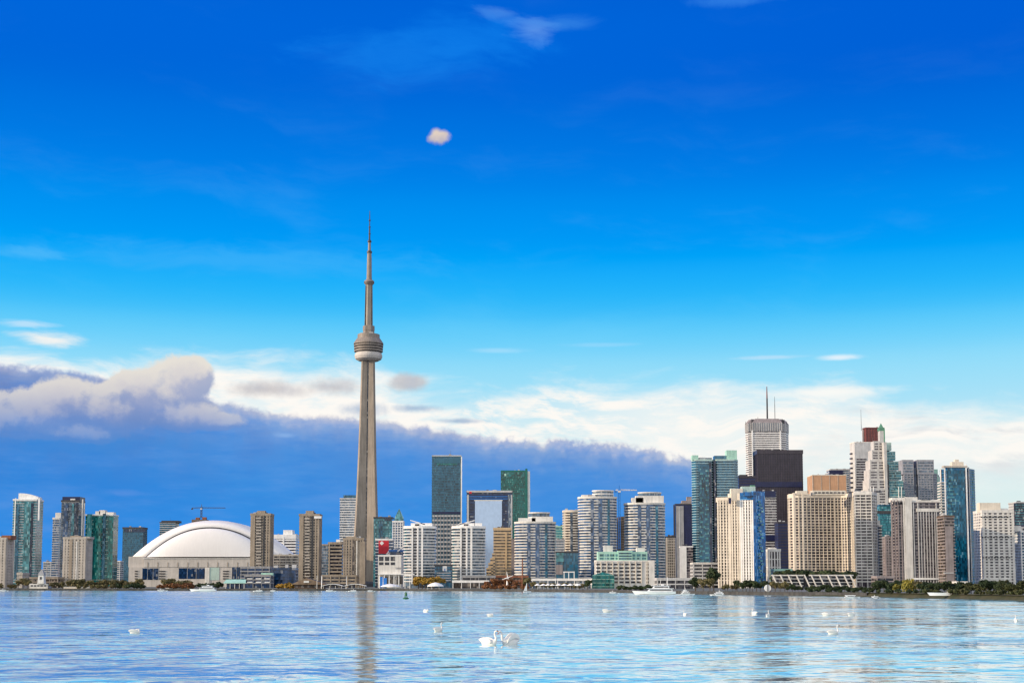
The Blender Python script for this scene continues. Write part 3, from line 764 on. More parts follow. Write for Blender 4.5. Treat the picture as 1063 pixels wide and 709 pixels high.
# ---- the tall tower
def cn():
    Y = 2000.0
    xb = P(380.3, 605, Y)[0]
    R = thing('observation_tower', 'very tall concrete observation tower with a round pod and needle antenna', 'tower', (xb, Y, GZ))
    z = lambda py: P(380, py, Y)[1] - GZ
    def section(rl, rv, w):
        pts = []
        for a in (210, 330, 90):
            a = math.radians(a)
            for da, r in ((-60, rv),):
                pts.append((r * math.cos(a + math.radians(da)), r * math.sin(a + math.radians(da))))
            d = Vector((math.cos(a), math.sin(a))); q = Vector((-d.y, d.x))
            for sgn in (-1, 1):
                p_ = d * rl + q * w / 2 * sgn; pts.append((p_.x, p_.y))
        return pts
    prof = [(-1, 24.2, 9.4, 6.4), (18, 22.6, 9.0, 6.2), (64, 19.4, 8.2, 5.8), (120, 16.6, 7.4, 5.5), (178, 14.3, 6.8, 5.2), (240, 12.4, 6.3, 4.9), (300, 10.8, 5.9, 4.7), (338, 10.0, 5.7, 4.6)]
    rings = []
    for h, rl, rv, w in prof: rings.append([(x, y, h) for x, y in section(rl * 1.03, rv * 1.04, w)])
    link('shaft', loft_me(rings), 'tower_concrete', R)
    # glazed lift in the front valley and the groove beside it
    lr = [[(x + .8, -rv - .7, h) if False else (x, y, h) for x, y in ((-.9, -rv - .5), (.9, -rv - .5), (.9, -rv + 1.2), (-.9, -rv + 1.2))] for h, rl, rv, w in prof]
    link('lift_shaft', loft_me(lr), 'glass_dark', R)
    def L(name, lst, mat, n=48, sm=True):
        o = lathe(name, lst, mat, R, n)
        return o
    zz = z
    L('radome', [(9, zz(374.9)), (15, zz(374.6)), (19.2, zz(373)), (20.6, zz(370.5)), (20.4, zz(368.3)), (19, zz(366.6)), (15, zz(366.3))], 'stadium_concrete')
    L('pod_wall', [(14, zz(366.4)), (19.4, zz(366.2)), (19.4, zz(357)), (14, zz(356.8))], 'steel_dark')
    for a, b, r in ((365.4, 363.9, 21.3), (362.7, 361.2, 21.5), (360.0, 358.6, 21.8)):
        L('pod_deck', [(15, zz(a)), (r, zz(a)), (r + .1, zz(b)), (15, zz(b) + .1)], 'mast_grey')
    L('pod_roof', [(15, zz(357.9)), (22.2, zz(357.7)), (22.0, zz(356.4)), (18.2, zz(352.4)), (17.6, zz(351.9)), (14, zz(351.7))], 'mast_grey')
    L('pod_parapet', [(13, zz(352)), (16.6, zz(351.8)), (16.4, zz(347.6)), (15.4, zz(347.4)), (12, zz(347.8))], 'mast_grey')
    for k in range(4):
        a = math.pi / 2 * k + .5
        box('pod_plant', 10 * math.cos(a) - 3, 10 * math.cos(a) + 3, 10 * math.sin(a) - 3, 10 * math.sin(a) + 3, zz(348), zz(346.3), 'pale_grey', R)
    L('mast_base', [(8.6, zz(348)), (8.4, zz(343.5)), (8.9, zz(343.4)), (8.7, zz(338.5)), (5.8, zz(338))], 'mast_grey', 6)
    link('upper_shaft', loft_me([[(r * math.cos(math.pi / 3 * i + .26), r * math.sin(math.pi / 3 * i + .26), h) for i in range(6)] for r, h in ((6.0, zz(340)), (5.2, zz(296)))]), 'tower_concrete', R)
    for i in range(3):
        a = math.radians(210 + 120 * i)
        tube('conduit', (6.2 * math.cos(a), 6.2 * math.sin(a), zz(339)), (5.4 * math.cos(a), 5.4 * math.sin(a), zz(297)), .7, 'dark_brown', R, .6, 5)
    L('sky_pod', [(4.6, zz(296.2)), (6.2, zz(295.4)), (7.5, zz(294.2)), (7.6, zz(292.6)), (6.6, zz(291.4)), (4.4, zz(290.6))], 'mast_grey', 32)
    L('sky_pod_window', [(6.5, zz(294.5)), (7.7, zz(293.9)), (7.75, zz(293.2)), (6.5, zz(292.9))], 'steel_dark', 32)
    L('antenna_mast', [(4.2, zz(291)), (3.9, zz(288)), (3.5, zz(270)), (3.1, zz(262))], 'mast_grey', 12)
    L('collar', [(2.9, zz(263)), (3.9, zz(262.8)), (3.9, zz(261)), (2.5, zz(260.8))], 'steel_dark', 16)
    L('antenna_mast', [(2.2, zz(261)), (1.9, zz(251.5))], 'mast_grey', 10)
    L('collar', [(1.8, zz(252)), (3.1, zz(251.6)), (2.8, zz(250.2)), (1.2, zz(249))], 'steel_dark', 16)
    L('needle', [(1.35, zz(250)), (1.1, zz(237)), (.75, zz(236.8)), (.7, zz(226)), (.4, zz(219))], 'steel_dark', 8)
    for q in (243, 236, 229): L('needle_ring', [(.8, zz(q) - .5), (1.7, zz(q) - .4), (1.7, zz(q) + .6), (.6, zz(q) + .8)], 'steel_dark', 8)
    lathe('foot', [(26, -1), (26, 5), (23, 7.5), (10, 8)], 'dark_grey', R, 24)
cn()

# ---- just east of the tower
t = Tower('office_block', 'teal glass office block behind the red banner building', 388, 408.5, 537, 1900, 24, 'office block')
t.body('glass_teal_light').slabs('teal_panel', 3.6, .3, .5).cap('steel_dark', .8); t.pb('glass_bay', 399, 406, 537, 540, 'glass_dark_blue', 1.0); t.pb('glass_bay', 393, 397, 540, 560, 'glass_teal', .8)
t = Tower('office_block', 'white gridded block topped by a small glass pyramid', 407.5, 419.5, 541, 1820, 16, 'office block')
t.body('glass_blue').slabs('white_paint', 3.3, .4, 1.0).piers('white_paint', 3.6, .9, .6).cap('white_paint', .8)
a, b = t.x(409.2), t.x(418.6); zt = t.H + .7; zp = t.z(527.3); yc = t.front + 7
q = [(a, yc - 5, zt), (b, yc - 5, zt), (b, yc + 5, zt), (a, yc + 5, zt)]
q2 = [(a, yc - 5, zt + 3.4), (b, yc - 5, zt + 3.4), (b, yc + 5, zt + 3.4), (a, yc + 5, zt + 3.4)]
link('pyramid_roof', me_from(q + q2 + [((a + b) / 2, yc, zp)], [(0, 1, 5, 4), (1, 2, 6, 5), (2, 3, 7, 6), (3, 0, 4, 7), (4, 5, 8), (5, 6, 8), (6, 7, 8), (7, 4, 8)]), 'glass_teal_light', t.root)
t = Tower('banner_building', 'building with a large red banner bearing a white diamond mark', 390, 409, 559.5, 1500, 16, 'building')
t.body('glass_blue').slabs('white_paint', 3.3, .3, .9).cap('white_paint', .6)
bn = t.pb('banner', 393, 403.6, 561, 574.5, 'red_paint', .8, .5); bn['label'] = 'red banner with white diamond mark'
zb, xb_ = t.z(563.6), t.x(396.5); dsz = 2.4
link('banner_mark', me_from([(xb_ + dx_ * dsz, t.front - 1.0, zb + dz_ * dsz) for dx_, dz_ in ((0, -1), (1, 0), (0, 1), (-1, 0))] + [(xb_ + dx_ * dsz, t.front - .7, zb + dz_ * dsz) for dx_, dz_ in ((0, -1), (1, 0), (0, 1), (-1, 0))],
     [(0, 1, 2, 3), (7, 6, 5, 4), (0, 4, 5, 1), (1, 5, 6, 2), (2, 6, 7, 3), (3, 7, 4, 0)]), 'white_paint', bn)
zb, xb_ = t.z(573.5), t.x(401); 
link('banner_slash', me_from([(xb_, t.front - 1.0, zb - 1.4), (xb_ + 1.2, t.front - 1.0, zb - 1.6), (xb_ + 4.6, t.front - 1.0, zb + 2.6), (xb_ + 3.0, t.front - 1.0, zb + 2.6)] + [(xb_, t.front - .75, zb - 1.4), (xb_ + 1.2, t.front - .75, zb - 1.6), (xb_ + 4.6, t.front - .75, zb + 2.6), (xb_ + 3.0, t.front - .75, zb + 2.6)],
     [(0, 1, 2, 3), (7, 6, 5, 4), (0, 4, 5, 1), (1, 5, 6, 2), (2, 6, 7, 3), (3, 7, 4, 0)]), 'white_paint', bn)
t = Tower('sloped_glass_block', 'blue glass block with a tilted white roof blade beside the banner', 404, 419.5, 571, 1470, 16, 'building')
t.body('glass_navy').slabs('blue_paint', 4, .3, .5).cap('blue_paint', .4)
z0 = t.z(571); xa, xb_ = t.x(412), t.x(419.8)
link('roof_blade', me_from([(xa, t.front - 1.2, z0 - .8), (xa + 1.6, t.front - 1.2, z0 - 1.6), (xb_, t.front - 1.2, z0 + 4.2), (xb_ - .6, t.front - 1.2, z0 + 5.2)] + [(xa, t.front + 6, z0 - .8), (xa + 1.6, t.front + 6, z0 - 1.6), (xb_, t.front + 6, z0 + 4.2), (xb_ - .6, t.front + 6, z0 + 5.2)],
     [(0, 1, 2, 3), (7, 6, 5, 4), (0, 4, 5, 1), (1, 5, 6, 2), (2, 6, 7, 3), (3, 7, 4, 0)]), 'white_paint', t.root)
t = Tower('gallery_building', 'cream lakeside gallery with a row of big dark square windows', 392.5, 419, 576.3, 1360, 30, 'building')
t.body('off_white').cap('white_paint', .4, .3, .8)
for r_, (y0, y1) in enumerate(((577.6, 582), (583.4, 586.3))):
    for k in range(3): t.pb('window', 393.5 + k * 6, 398 + k * 6, y0, y1, 'glass_dark', .12, .5)
t.pb('sign_panel', 410.5, 417, 588.8, 590.4, 'grey', .25, .5); t.pb('ledge', 392.5, 430, 595.2, 596.3, 'white_paint', 4, 5)
for k in range(6): t.pb('column', 393.6 + k * 5, 394.3 + k * 5, 596.35, 609, 'white_paint', 3.6, .8)
for k in range(5): t.pb('window', 394.8 + k * 5, 398.1 + k * 5, 598, 606, 'glass_brown', .3, .6)

# ---- white condo pair
def white_condo(label, px0, px1, fin):
    t = Tower('condo_tower', label, px0, px1, 546.5, 1420, 24, 'condo tower', shape='bow', group='white waterfront condo pair')
    t.body('glass_grey_blue').slabs('white_paint', 3.1, 1.1, .85, 'balcony').cap('white_paint', .8, 1.0)
    w = px1 - px0
    for u0, u1 in ((.24, .29), (.42, .47), (.56, .62)): t.pb('white_pier', px0 + w * u0, px0 + w * u1, 547, 606, 'white_paint', 1.6)
    t.pb('glass_bay', px0 + w * .29, px0 + w * .42, 549, 606, 'glass_dark', .35)
    t.pb('glass_bay', px0 + w * .02, px0 + w * .14, 549, 606, 'glass_teal_light', .2 - 4.5, 1)
    t.pent(px0 + w * .22, px0 + w * .92, 542.8, 'white_paint', 5, 10)
    t.pent(px0 + w * .36, px0 + w * .50, 543.8, 'glass_dark', 4.6, 1.0, 'roof_window')
    # tilted roof blade
    a, b, za, zb = fin
    xa, xb_ = t.x(a), t.x(b); za, zb = t.z(za), t.z(zb); y = t.front + 5
    link('roof_blade', me_from([(xa, y, za - .9), (xb_, y, zb - .9), (xb_, y, zb), (xa, y, za)] + [(xa, y + 9, za - .9), (xb_, y + 9, zb - .9), (xb_, y + 9, zb), (xa, y + 9, za)],
         [(0, 1, 2, 3), (7, 6, 5, 4), (0, 4, 5, 1), (1, 5, 6, 2), (2, 6, 7, 3), (3, 7, 4, 0)]), 'white_paint', t.root)
white_condo('white balconied condo tower with its roof blade rising to the west, nearest the gallery', 419.5, 451, (425.5, 441, 539.2, 543.6))
white_condo('white balconied condo tower with its roof blade rising to the east, beside the gold block', 469.5, 503, (475, 493, 544, 539.2))
t = Tower('skyscraper', 'tall teal glass skyscraper rising between the white condo pair', 448.5, 479.5, 473, 1900, 30, 'skyscraper')
t.body('glass_teal').slabs('teal_panel', 3.7, .35, 1.0, 'spandrel').cap('pale_grey', .8, .3)
t.pb('crown_panel', 450, 478, 475.5, 480.8, 'teal_panel', 1.0); t.pb('crown_panel', 453.5, 474.5, 480.9, 482.6, 'glass_green', 1.0)
t.pb('white_fin', 478.3, 479.5, 474, 600, 'white_paint', 1.3)
t.pb('grey_band', 449, 478, 531, 533.2, 'navy_panel', 1.2)
for k in range(13): t.pb('lower_band', 449, 478, 534.5 + k * 4.5, 536.3 + k * 4.5, 'pale_grey', 1.1)
for k in range(9): t.pb('mullion', 450 + k * 3.4, 450.7 + k * 3.4, 534, 600, 'grey', 1.4)
t = Tower('office_block', 'low blue glass block with a small white emblem between the white condos', 451.5, 470, 586, 1400, 16, 'office block')
t.body('glass_deep_blue').slabs('glass_dark_blue', 3.2, .3, .6).cap('steel_dark', .4)
em = t.pb('emblem', 459.4, 464, 587.5, 592.5, 'white_paint', .9, .5); t.pb('emblem_notch', 461.3, 462.2, 590, 592.6, 'blue_paint', .95, .3, None).parent = em
for k in range(4): t.pb('spandrel', 453.5, 468, 594 + k * 2.6, 595 + k * 2.6, 'pale_grey', .6)

# ---- portal tower, green tower, gold block
t = Tower('office_tower', 'broad office tower framing a pale mirrored panel inside a dark blue portal', 484.5, 532, 509.8, 1800, 30, 'office tower')
t.body('glass_navy').slabs('navy_panel', 3.8, .35, .9, 'spandrel').cap('mauve_concrete', 1.0, .4)
t.pb('top_beam', 484.6, 531.8, 509.0, 511.0, 'pale_grey', 1.3)
t.pb('frame_pier', 484.6, 486.6, 513.5, 602, 'pale_grey', 1.4); t.pb('frame_pier', 527.4, 531.6, 513.5, 602, 'glass_grey_blue', 1.4); t.pb('frame_pier', 530.6, 531.8, 513.5, 602, 'pale_grey', 1.6)
t.pb('mirror_panel', 493, 521, 519.8, 602, 'glass_sky', 1.1); t.pb('panel_frame', 492.3, 521.7, 518.9, 519.75, 'white_paint', 1.3)
t.pb('emblem', 487, 489.6, 510.2, 512.2, 'red_paint', 1.6)
for k in range(3): t.pb('spandrel', 487, 527, 514.6 + k * 1.6, 515.2 + k * 1.6, 'blue_paint', 1.15)
t = Tower('skyscraper', 'green glass skyscraper with a raised eastern fin behind the portal tower', 520, 547.5, 488.5, 2150, 30, 'skyscraper')
t.body('glass_green').slabs('green_steel', 3.7, .35, .9, 'spandrel').cap('green_steel', .6, .3)
t.pb('crown_panel', 521, 544.5, 490, 495.5, 'glass_green', .9); t.pb('corner_fin', 545.3, 547.6, 486.3, 560, 'green_steel', 1.2); t.pb('white_fin', 547.7, 550.3, 489, 560, 'white_paint', -2, 6)
t.pb('emblem', 523.5, 525.5, 491.5, 494, 'mint', 1.1)
t = Tower('stepped_block', 'gold stone office block whose terraces step down to the west', 512.5, 530.5, 549, 1520, 22, 'office block')
t.body('glass_brown').slabs('gold_stone', 3.4, .45, 1.9, 'spandrel').cap('gold_stone', 1.6)
t.pb('plain_bay', 524.5, 526.2, 552, 604, 'gold_stone', .9)
t.pb('side_bay', 530.6, 534.5, 559, 604, 'mauve_concrete', .4, 14)
for k, (a, y) in enumerate(((511, 574), (509, 579), (507, 584), (505, 589))):
    t.pb('terrace', a, 514 - k * .3 if k == 0 else 514 - 2 * k + 2, y, 605, 'glass_brown', .3 + k * .4, 12)
    for j in range(int((604 - y) / 3.2)): t.pb('terrace_band', a - .2, (514 - k * .3 if k == 0 else 514 - 2 * k + 2), y + j * 3.2, y + 1.7 + j * 3.2, 'gold_stone', .6 + k * .4)

# ---- three curved glass condos
def curved_condo(label, px0, px1, py, crown, Y, step=None, core='glass_blue', band='off_white'):
    t = Tower('curved_condo_tower', label, px0, px1, py, Y, 34, 'condo tower', shape='round', group='curved glass condo towers')
    t.body(core).slabs(band, 3.1, .7, 1.15, 'balcony').cap('off_white', .5, .9)
    w = px1 - px0
    a, b, cy = crown
    x0, x1 = t.x(a), t.x(b); z1 = t.z(cy); zc = t.H
    fp = [(x0 + (x1 - x0) * (.5 - .5 * math.cos(2 * math.pi * i / 20)), 9 * -math.sin(2 * math.pi * i / 20)) for i in range(20)]
    fp = fp[::-1]
    if sum(fp[i][0] * fp[(i + 1) % 20][1] - fp[(i + 1) % 20][0] * fp[i][1] for i in range(20)) < 0: fp = fp[::-1]
    link('penthouse', prism_me(fp, zc, z1 - .6), 'glass_grey_blue', t.root)
    link('crown', prism_me(offset(fp, .6), z1 - .7, z1 + .6), 'off_white', t.root)
    link('crown', prism_me(offset(fp, .5), (zc + z1) / 2 - .6, (zc + z1) / 2 + .6), 'off_white', t.root)
    # tall glazed bays set against the balconies
    for u0, u1, m in ((.30, .38, core), (.50, .60, 'glass_blue'), (.72, .80, 'glass_deep_blue')):
        y0 = -t.d / 2 * (1 - abs(2 * (u0 + u1) / 2 - 1) ** (2 / .75)) ** (.75 / 2)
        xa, xb_ = t.x(px0 + w * u0), t.x(px0 + w * u1)
        box('glass_bay', xa, xb_, y0 - .95, y0 + 4, 0, t.H - 3, m, t.root)
    if step:
        for s0, s1, sy in step:
            t.pent(s0, s1, sy, 'off_white', 6, 18, 'upper_storey')
    return t
t = curved_condo('curved blue-grey glass condo tower next to the gold stepped block', 534.5, 577, 541.5, (549, 571, 531.5), 1480, [(538, 556, 537.5), (552, 574, 536)])
t = curved_condo('tallest curved glass condo tower, behind the green-topped terminal', 601, 641, 515.5, (616, 638, 508.5), 1480, None)
t.pent(604, 618, 513.4, 'off_white', 6, 18, 'upper_storey')
t = curved_condo('curved glass condo tower with warm lit western side, east of the slender crane', 649.5, 691.5, 522, (664, 688, 510.5), 1480, [(656, 668, 516.5), (660, 689, 514.5)])
t = Tower('condo_tower', 'cream condo tower with rounded balconies behind the tallest curved one', 585, 606, 530, 1680, 24, 'condo tower', shape='bow')
t.body('glass_brown').slabs('cream', 3.2, .7, 1.3, 'balcony').cap('cream', .8, .8)
t.pb('glass_bay', 592, 594.5, 532, 600, 'glass_grey_blue', .9); t.pb('white_fin', 585.2, 587, 530, 600, 'cream', .4 - 4, 2)
t = Tower('office_block', 'slim pale teal block just behind the first curved condo', 575, 586, 546, 1780, 16, 'office block'); t.body('glass_teal_light').slabs('mint', 3.4, .3, .8).cap('mint', .4)
t = Tower('office_block', 'plain grey block in the gap beside the cream condo', 577, 586, 560, 1640, 16, 'office block'); t.body('glass_grey_blue').slabs('pale_grey', 3.2, .3, 1.8).cap('pale_grey', .4)
t = Tower('office_block', 'low teal mirrored block at the foot of the cream condo', 577, 600, 572.5, 1420, 18, 'office block')
t.body('glass_teal').slabs('glass_teal', 3.6, .12, .5).cap('steel_dark', .3); t.pb('glass_bay', 577.5, 585, 573, 583, 'glass_teal_light', .6); t.pb('brick_bay', 577, 584, 586, 596, 'mauve_concrete', .7)
t = Tower('construction_building', 'brown unfinished frame of a tower between two curved condos', 641, 651, 536, 1700, 18, 'building')
t.body('dark_brown').slabs('brown_concrete', 3.2, .5, .7).piers('timber', 4, .6, .7)
crane('slender pale crane rising between the two tallest curved condos', 643.2, 570, 507.5, 1692, 639, 661, 509, 'blue_paint', 'off_white')
t = Tower('office_block', 'pale grey strip block glimpsed east of the curved condos', 690.5, 701, 557, 1700, 18, 'office block')
t.body('glass_brown').slabs('tan_concrete', 3.4, .3, 1.2).piers('tan_concrete', 3, 1, .5).cap('steel_dark', .8)

# ---- terminal building
def terminal():
    t = Tower('terminal_building', 'cream terminal building with a mint green glazed upper storey and green atrium', 617, 679.5, 582, 1150, 34, 'building')
    t.body('off_white').cap('off_white', .5, .3)
    for r_ in range(6):
        for k in range(9):
            x0 = 619 + k * 6.0
            if k == 8: x0 = 671
            t.pb('window', x0, x0 + (4.6 if k < 8 else 2.4), 584.6 + r_ * 3.7, 586.6 + r_ * 3.7, 'glass_dark' if (r_ + k) % 4 else 'glass_brown', .12, .6)
    for k in range(10): t.pb('pilaster', 617.4 + k * 6.0, 618.3 + k * 6.0, 583, 609, 'cream', .55, 1)
    t.pb('corner_pier', 673.6, 679.4, 581.5, 609, 'off_white', .8)
    t.pb('upper_storey', 621, 672, 572.4, 582.2, 'mint', -4, 20)
    for k in range(9): t.pb('upper_window', 622.5 + k * 5.5, 626.5 + k * 5.5, 575, 577.3, 'glass_teal_light', -3.8, 1); t.pb('upper_window', 622.5 + k * 5.5, 626.5 + k * 5.5, 578.6, 580.4, 'glass_teal_light', -3.8, 1)
    t.pb('central_bay', 641.5, 656.5, 571.5, 582.4, 'mint', -1.5, 12)
    for k in range(3): t.pb('upper_window', 642.4, 655.6, 573.4 + k * 2.8, 574.8 + k * 2.8, 'glass_teal', -1.3, 1)
    t.pb('roof_hut', 627, 636, 566, 572.5, 'off_white', -9, 8); t.pb('roof_hut', 661, 669.5, 568.5, 572.5, 'off_white', -9, 8)
    x0, x1 = t.x(614.5, 600), t.x(636.8, 600); z1, zr = t.z(597), t.z(593.6); yf = t.front - 7
    v = [(x0, yf, -1), (x1, yf, -1), (x1, yf, z1), (x0, yf, z1), ((x0 + x1) / 2, yf + 2, zr)]; v += [(a, t.front + .3, c) for a, b, c in v[:4]] + [((x0 + x1) / 2, t.front + .3, zr)]
    at_ = link('atrium', me_from(v, [(0, 1, 2, 3), (3, 2, 4), (1, 6, 7, 2), (5, 0, 3, 8), (2, 7, 9, 4), (8, 3, 4, 9)]), 'glass_green', t.root)
    for k in range(6):
        q = x0 + (x1 - x0) * k / 5; box('atrium_bar', q - .18, q + .18, yf - .25, yf - .03, -1, z1, 'green_steel', at_)
    for k in range(4): box('atrium_bar', x0 - .2, x1 + .2, yf - .2, yf - .02, z1 - .3 - k * 3.1, z1 - k * 3.1, 'mint', at_)
terminal()

# ---- dark slab, teal twin, cream and blue condo
t = Tower('dark_tower', 'near-black slab tower with a stepped top west of the teal twin tower', 699, 719, 523, 1950, 26, 'office tower')
t.body('navy_panel').cap('steel_dark', .4, .3).slabs('navy_panel', 3.8, .25, .7); t.pb('grey_side', 702, 710, 525, 604, 'grey', .6); t.pb('fin', 699.5, 701, 525, 604, 'bronze_dark', 1.0)
t.pb('fin', 705, 706, 526, 604, 'pale_grey', .8); t.pent(708, 718, 519.5, 'mauve_concrete', 3, 12); t.pent(713, 718, 515.5, 'mauve_concrete', 5, 8)
t = Tower('office_block', 'white blank slab standing before the near-black tower', 705.5, 719, 567, 1600, 16, 'office block')
t.body('glass_mauve').slabs('mauve_concrete', 3.2, .2, 1.2).cap('white_paint', .5); t.pb('blank_wall', 706, 712.8, 566.6, 604, 'white_paint', .7)

t = Tower('condo_tower', 'twin-lobed teal glass condo tower with ribbed balconies and pale green crowns', 718, 765.5, 477, 1600, 30, 'condo tower',
          fp=[(718, 1606), (722, 1600), (739, 1600), (740.5, 1606), (741.5, 1606), (744, 1599), (762, 1599), (765.5, 1606), (765, 1630), (719, 1630)])
t.body('glass_teal').slabs('teal_white', 3.0, .55, .75, 'balcony').cap('green_white', .4, .5)
t.pb('glass_bay', 725.5, 736.5, 482, 588, 'glass_teal', 1.2); t.pb('glass_bay', 736.6, 739, 480, 588, 'glass_dark_blue', 1.3); t.pb('glass_bay', 741.3, 743.6, 478, 588, 'glass_dark_blue', .8)
for k in range(20): t.pb('bay_window', 726.3, 727.6 + (k * 7 % 5), 486 + k * 5, 487.6 + k * 5, 'glass_teal_light', 1.35, .5); t.pb('bay_window', 732 + (k * 3 % 3), 735.6, 488 + k * 5, 489.6 + k * 5, 'glass_teal_light', 1.35, .5)
t.pent(718.5, 724.8, 472.5, 'mint', 1.5, 12, 'crown'); t.pent(725, 738.8, 475.2, 'glass_grey_blue', 4, 10, 'crown'); t.pent(726, 732, 474.8, 'pale_grey', 3.4, 3, 'crown_panel'); t.pent(741.5, 754, 473, 'glass_teal', 3, 12, 'crown'); t.pent(754.2, 764.8, 467.3, 'mint', 2, 14, 'crown')
t = Tower('podium_block', 'pale banded podium at the foot of the teal twin tower', 717, 748, 584, 1340, 20, 'podium')
t.body('glass_dark').slabs('pale_grey', 3.4, .6, 1.5, 'spandrel', 2).piers('pale_grey', 9, .8, .7).cap('off_white', .4)

def cream_condo():
    t = Tower('condo_tower', 'cream ribbed condo tower with a bright blue glass eastern side', 744.5, 782, 519, 1300, 22, 'condo tower',
              fp=[(744.5, 1306), (757, 1302), (768, 1298), (782, 1294), (793.5, 1302), (792, 1325), (746, 1325)])
    t.body('glass_brown').slabs('cream', 2.9, .35, .95, 'spandrel')
    t.piers('cream', 2.6, 1.35, .8, edges=(0, 1)); t.piers('white_paint', 2.7, 1.5, .7, edges=(2,))
    fp = t.fp
    def seg(i, h0, mat, name, out=.55):
        a, b = Vector(fp[i]), Vector(fp[i + 1]); c = (Vector((0, 3)) )
        link(name, prism_me([tuple(a), tuple(b), tuple(b + c * 3), tuple(a + c * 3)], t.H - 1.3, t.z(h0)), mat, t.root)
    seg(0, 515.8, 'cream', 'parapet'); seg(1, 512.0, 'cream', 'parapet'); seg(2, 511.5, 'glass_bright_blue', 'crown')
    a, b = Vector(fp[3]), Vector(fp[4])
    link('blue_side', prism_me(offset([tuple(a), tuple(b), fp[5], tuple(a + Vector((-2, 14)))], .5), -1, t.z(510)), 'glass_bright_blue', t.root)
    t.pb('blue_band', 770.5, 784, 511, 515, 'glass_bright_blue', 1.2, 4)
    t.pent(758, 770, 507.5, 'cream', 5, 9); t.pent(769, 783, 505.3, 'green_white', 6, 9); t.pent(778, 782.5, 504, 'green_patina', 7, 4, 'roof_unit')
    t.pb('recess', 755.6, 758, 517, 523, 'navy_panel', .2, 3)
    for k in range(26): 
        y0 = 520 + k * 3.4
        t.pb('blue_band', 786 + (k * 5 % 4), 788.4 + (k * 5 % 4), y0, y0 + 1.6, 'glass_teal_light', -1.2, 3)
cream_condo()

# ---- the dark pair and the white bank tower
t = Tower('skyscraper', 'dark bronze skyscraper with a black band round its upper storeys', 782, 833, 468, 2100, 36, 'skyscraper')
t.body('bronze').slabs('bronze_dark', 3.9, .3, 1.2, 'spandrel').piers('bronze', 3.6, .5, .75).cap('bronze_dark', 1.5, .9, 4.5)
t.pb('plant_band', 782.6, 832.8, 500, 505.5, 'navy_panel', 1.4); t.pb('emblem', 806, 810, 466.4, 468.4, 'steel_dark', -6, 3)
t = Tower('dark_tower', 'lower black tower wedged between the teal twin and the bronze skyscraper', 764, 784, 495, 1960, 26, 'office tower')
t.body('navy_panel').slabs('bronze_dark', 3.9, .3, .9).cap('bronze_dark', 1.5); t.pent(768, 776, 492.6, 'steel_dark', 3)
t = Tower('office_tower', 'grey striped office tower in front of the bronze skyscraper', 788, 805.5, 510, 1900, 24, 'office tower')
t.body('glass_mauve').slabs('pale_grey', 3.7, .4, 1.4, 'spandrel').cap('navy_panel', .6); t.pb('plant_band', 788.5, 805.3, 510, 516, 'navy_panel', .9); t.pb('plant_band', 788.5, 805.3, 555, 561, 'navy_panel', .9)
t = Tower('dark_tower', 'black mid-height tower close behind the grid-faced hotel', 804, 822, 542, 1850, 24, 'office tower')
t.body('navy_panel').slabs('bronze_dark', 3.9, .3, .9).cap('bronze_dark', .8)
t = Tower('office_block', 'small white block with tall window slots at the foot of the black towers', 794.5, 810, 571, 1560, 20, 'office block')
t.body('glass_mauve').piers('off_white', 3.2, 1.5, .6).slabs('off_white', 9, .4, 1.2, 'spandrel').cap('off_white', 1.5); t.pent(799, 806, 568.5, 'off_white', 4)

def bank_tower():
    t = Tower('skyscraper', 'tallest white striped bank skyscraper with twin rooftop antennas', 774, 818, 441, 2450, 50, 'skyscraper',
              fp=[(773.8, 2470), (776.5, 2462), (776.7, 2452), (781, 2452), (781.2, 2446), (811.5, 2446), (811.7, 2452), (815.5, 2452), (815.8, 2462), (818, 2470), (818, 2500), (775, 2500)])
    t.body('glass_mauve').slabs('white_paint', 4.0, .5, 2.0, 'spandrel', z1=t.z(448)).cap('pale_grey', .3, .3)
    t.pb('corner_pier', 781, 782.4, 447, 600, 'white_paint', 1.2); t.pb('corner_pier', 810.2, 811.6, 447, 600, 'white_paint', 1.2)
    z0, z1, z2 = t.z(447.8), t.z(439), t.z(434.5)
    fp = offset(t.fp, .9); top = offset(t.fp, -5.5)
    link('plant_storey', prism_me(fp, z0, z1), 'grey', t.root)
    link('plant_roof', prism_me(fp, z1 + .01, z2, top), 'mauve_concrete', t.root)
    t.piers('pale_grey', 4.2, .8, 1.4, 'rib', z0, z1 - .4)
    for px, yt, r in ((796.4, 401, 1.5), (804.5, 411.5, .55)):
        x = t.x(px, yt); zt = t.z(yt)
        tube('antenna', (x, -10, z2 - 1), (x, -10, z2 + (zt - z2) * .62), r, 'steel_dark', t.root, r * .9, 8)
        tube('antenna_tip', (x, -10, z2 + (zt - z2) * .62), (x, -10, zt), r * .85, 'red_granite' if r > 1 else 'steel_dark', t.root, r * .45, 8)
    for px, yt in ((773.9, 437), (780.5, 434.5), (787, 432.4), (813, 434.5), (818, 436.5)):
        x = t.x(px, yt); tube('aerial', (x * .97, -8, z1 - 2), (x * .97, -8, t.z(yt)), .5, 'steel_dark', t.root, .3, 6)
    for px in (781, 812.5): t.pent(px - 1.2, px + 1.2, 436, 'steel_dark', 4, 3, 'roof_unit', z1 - .5)
bank_tower()

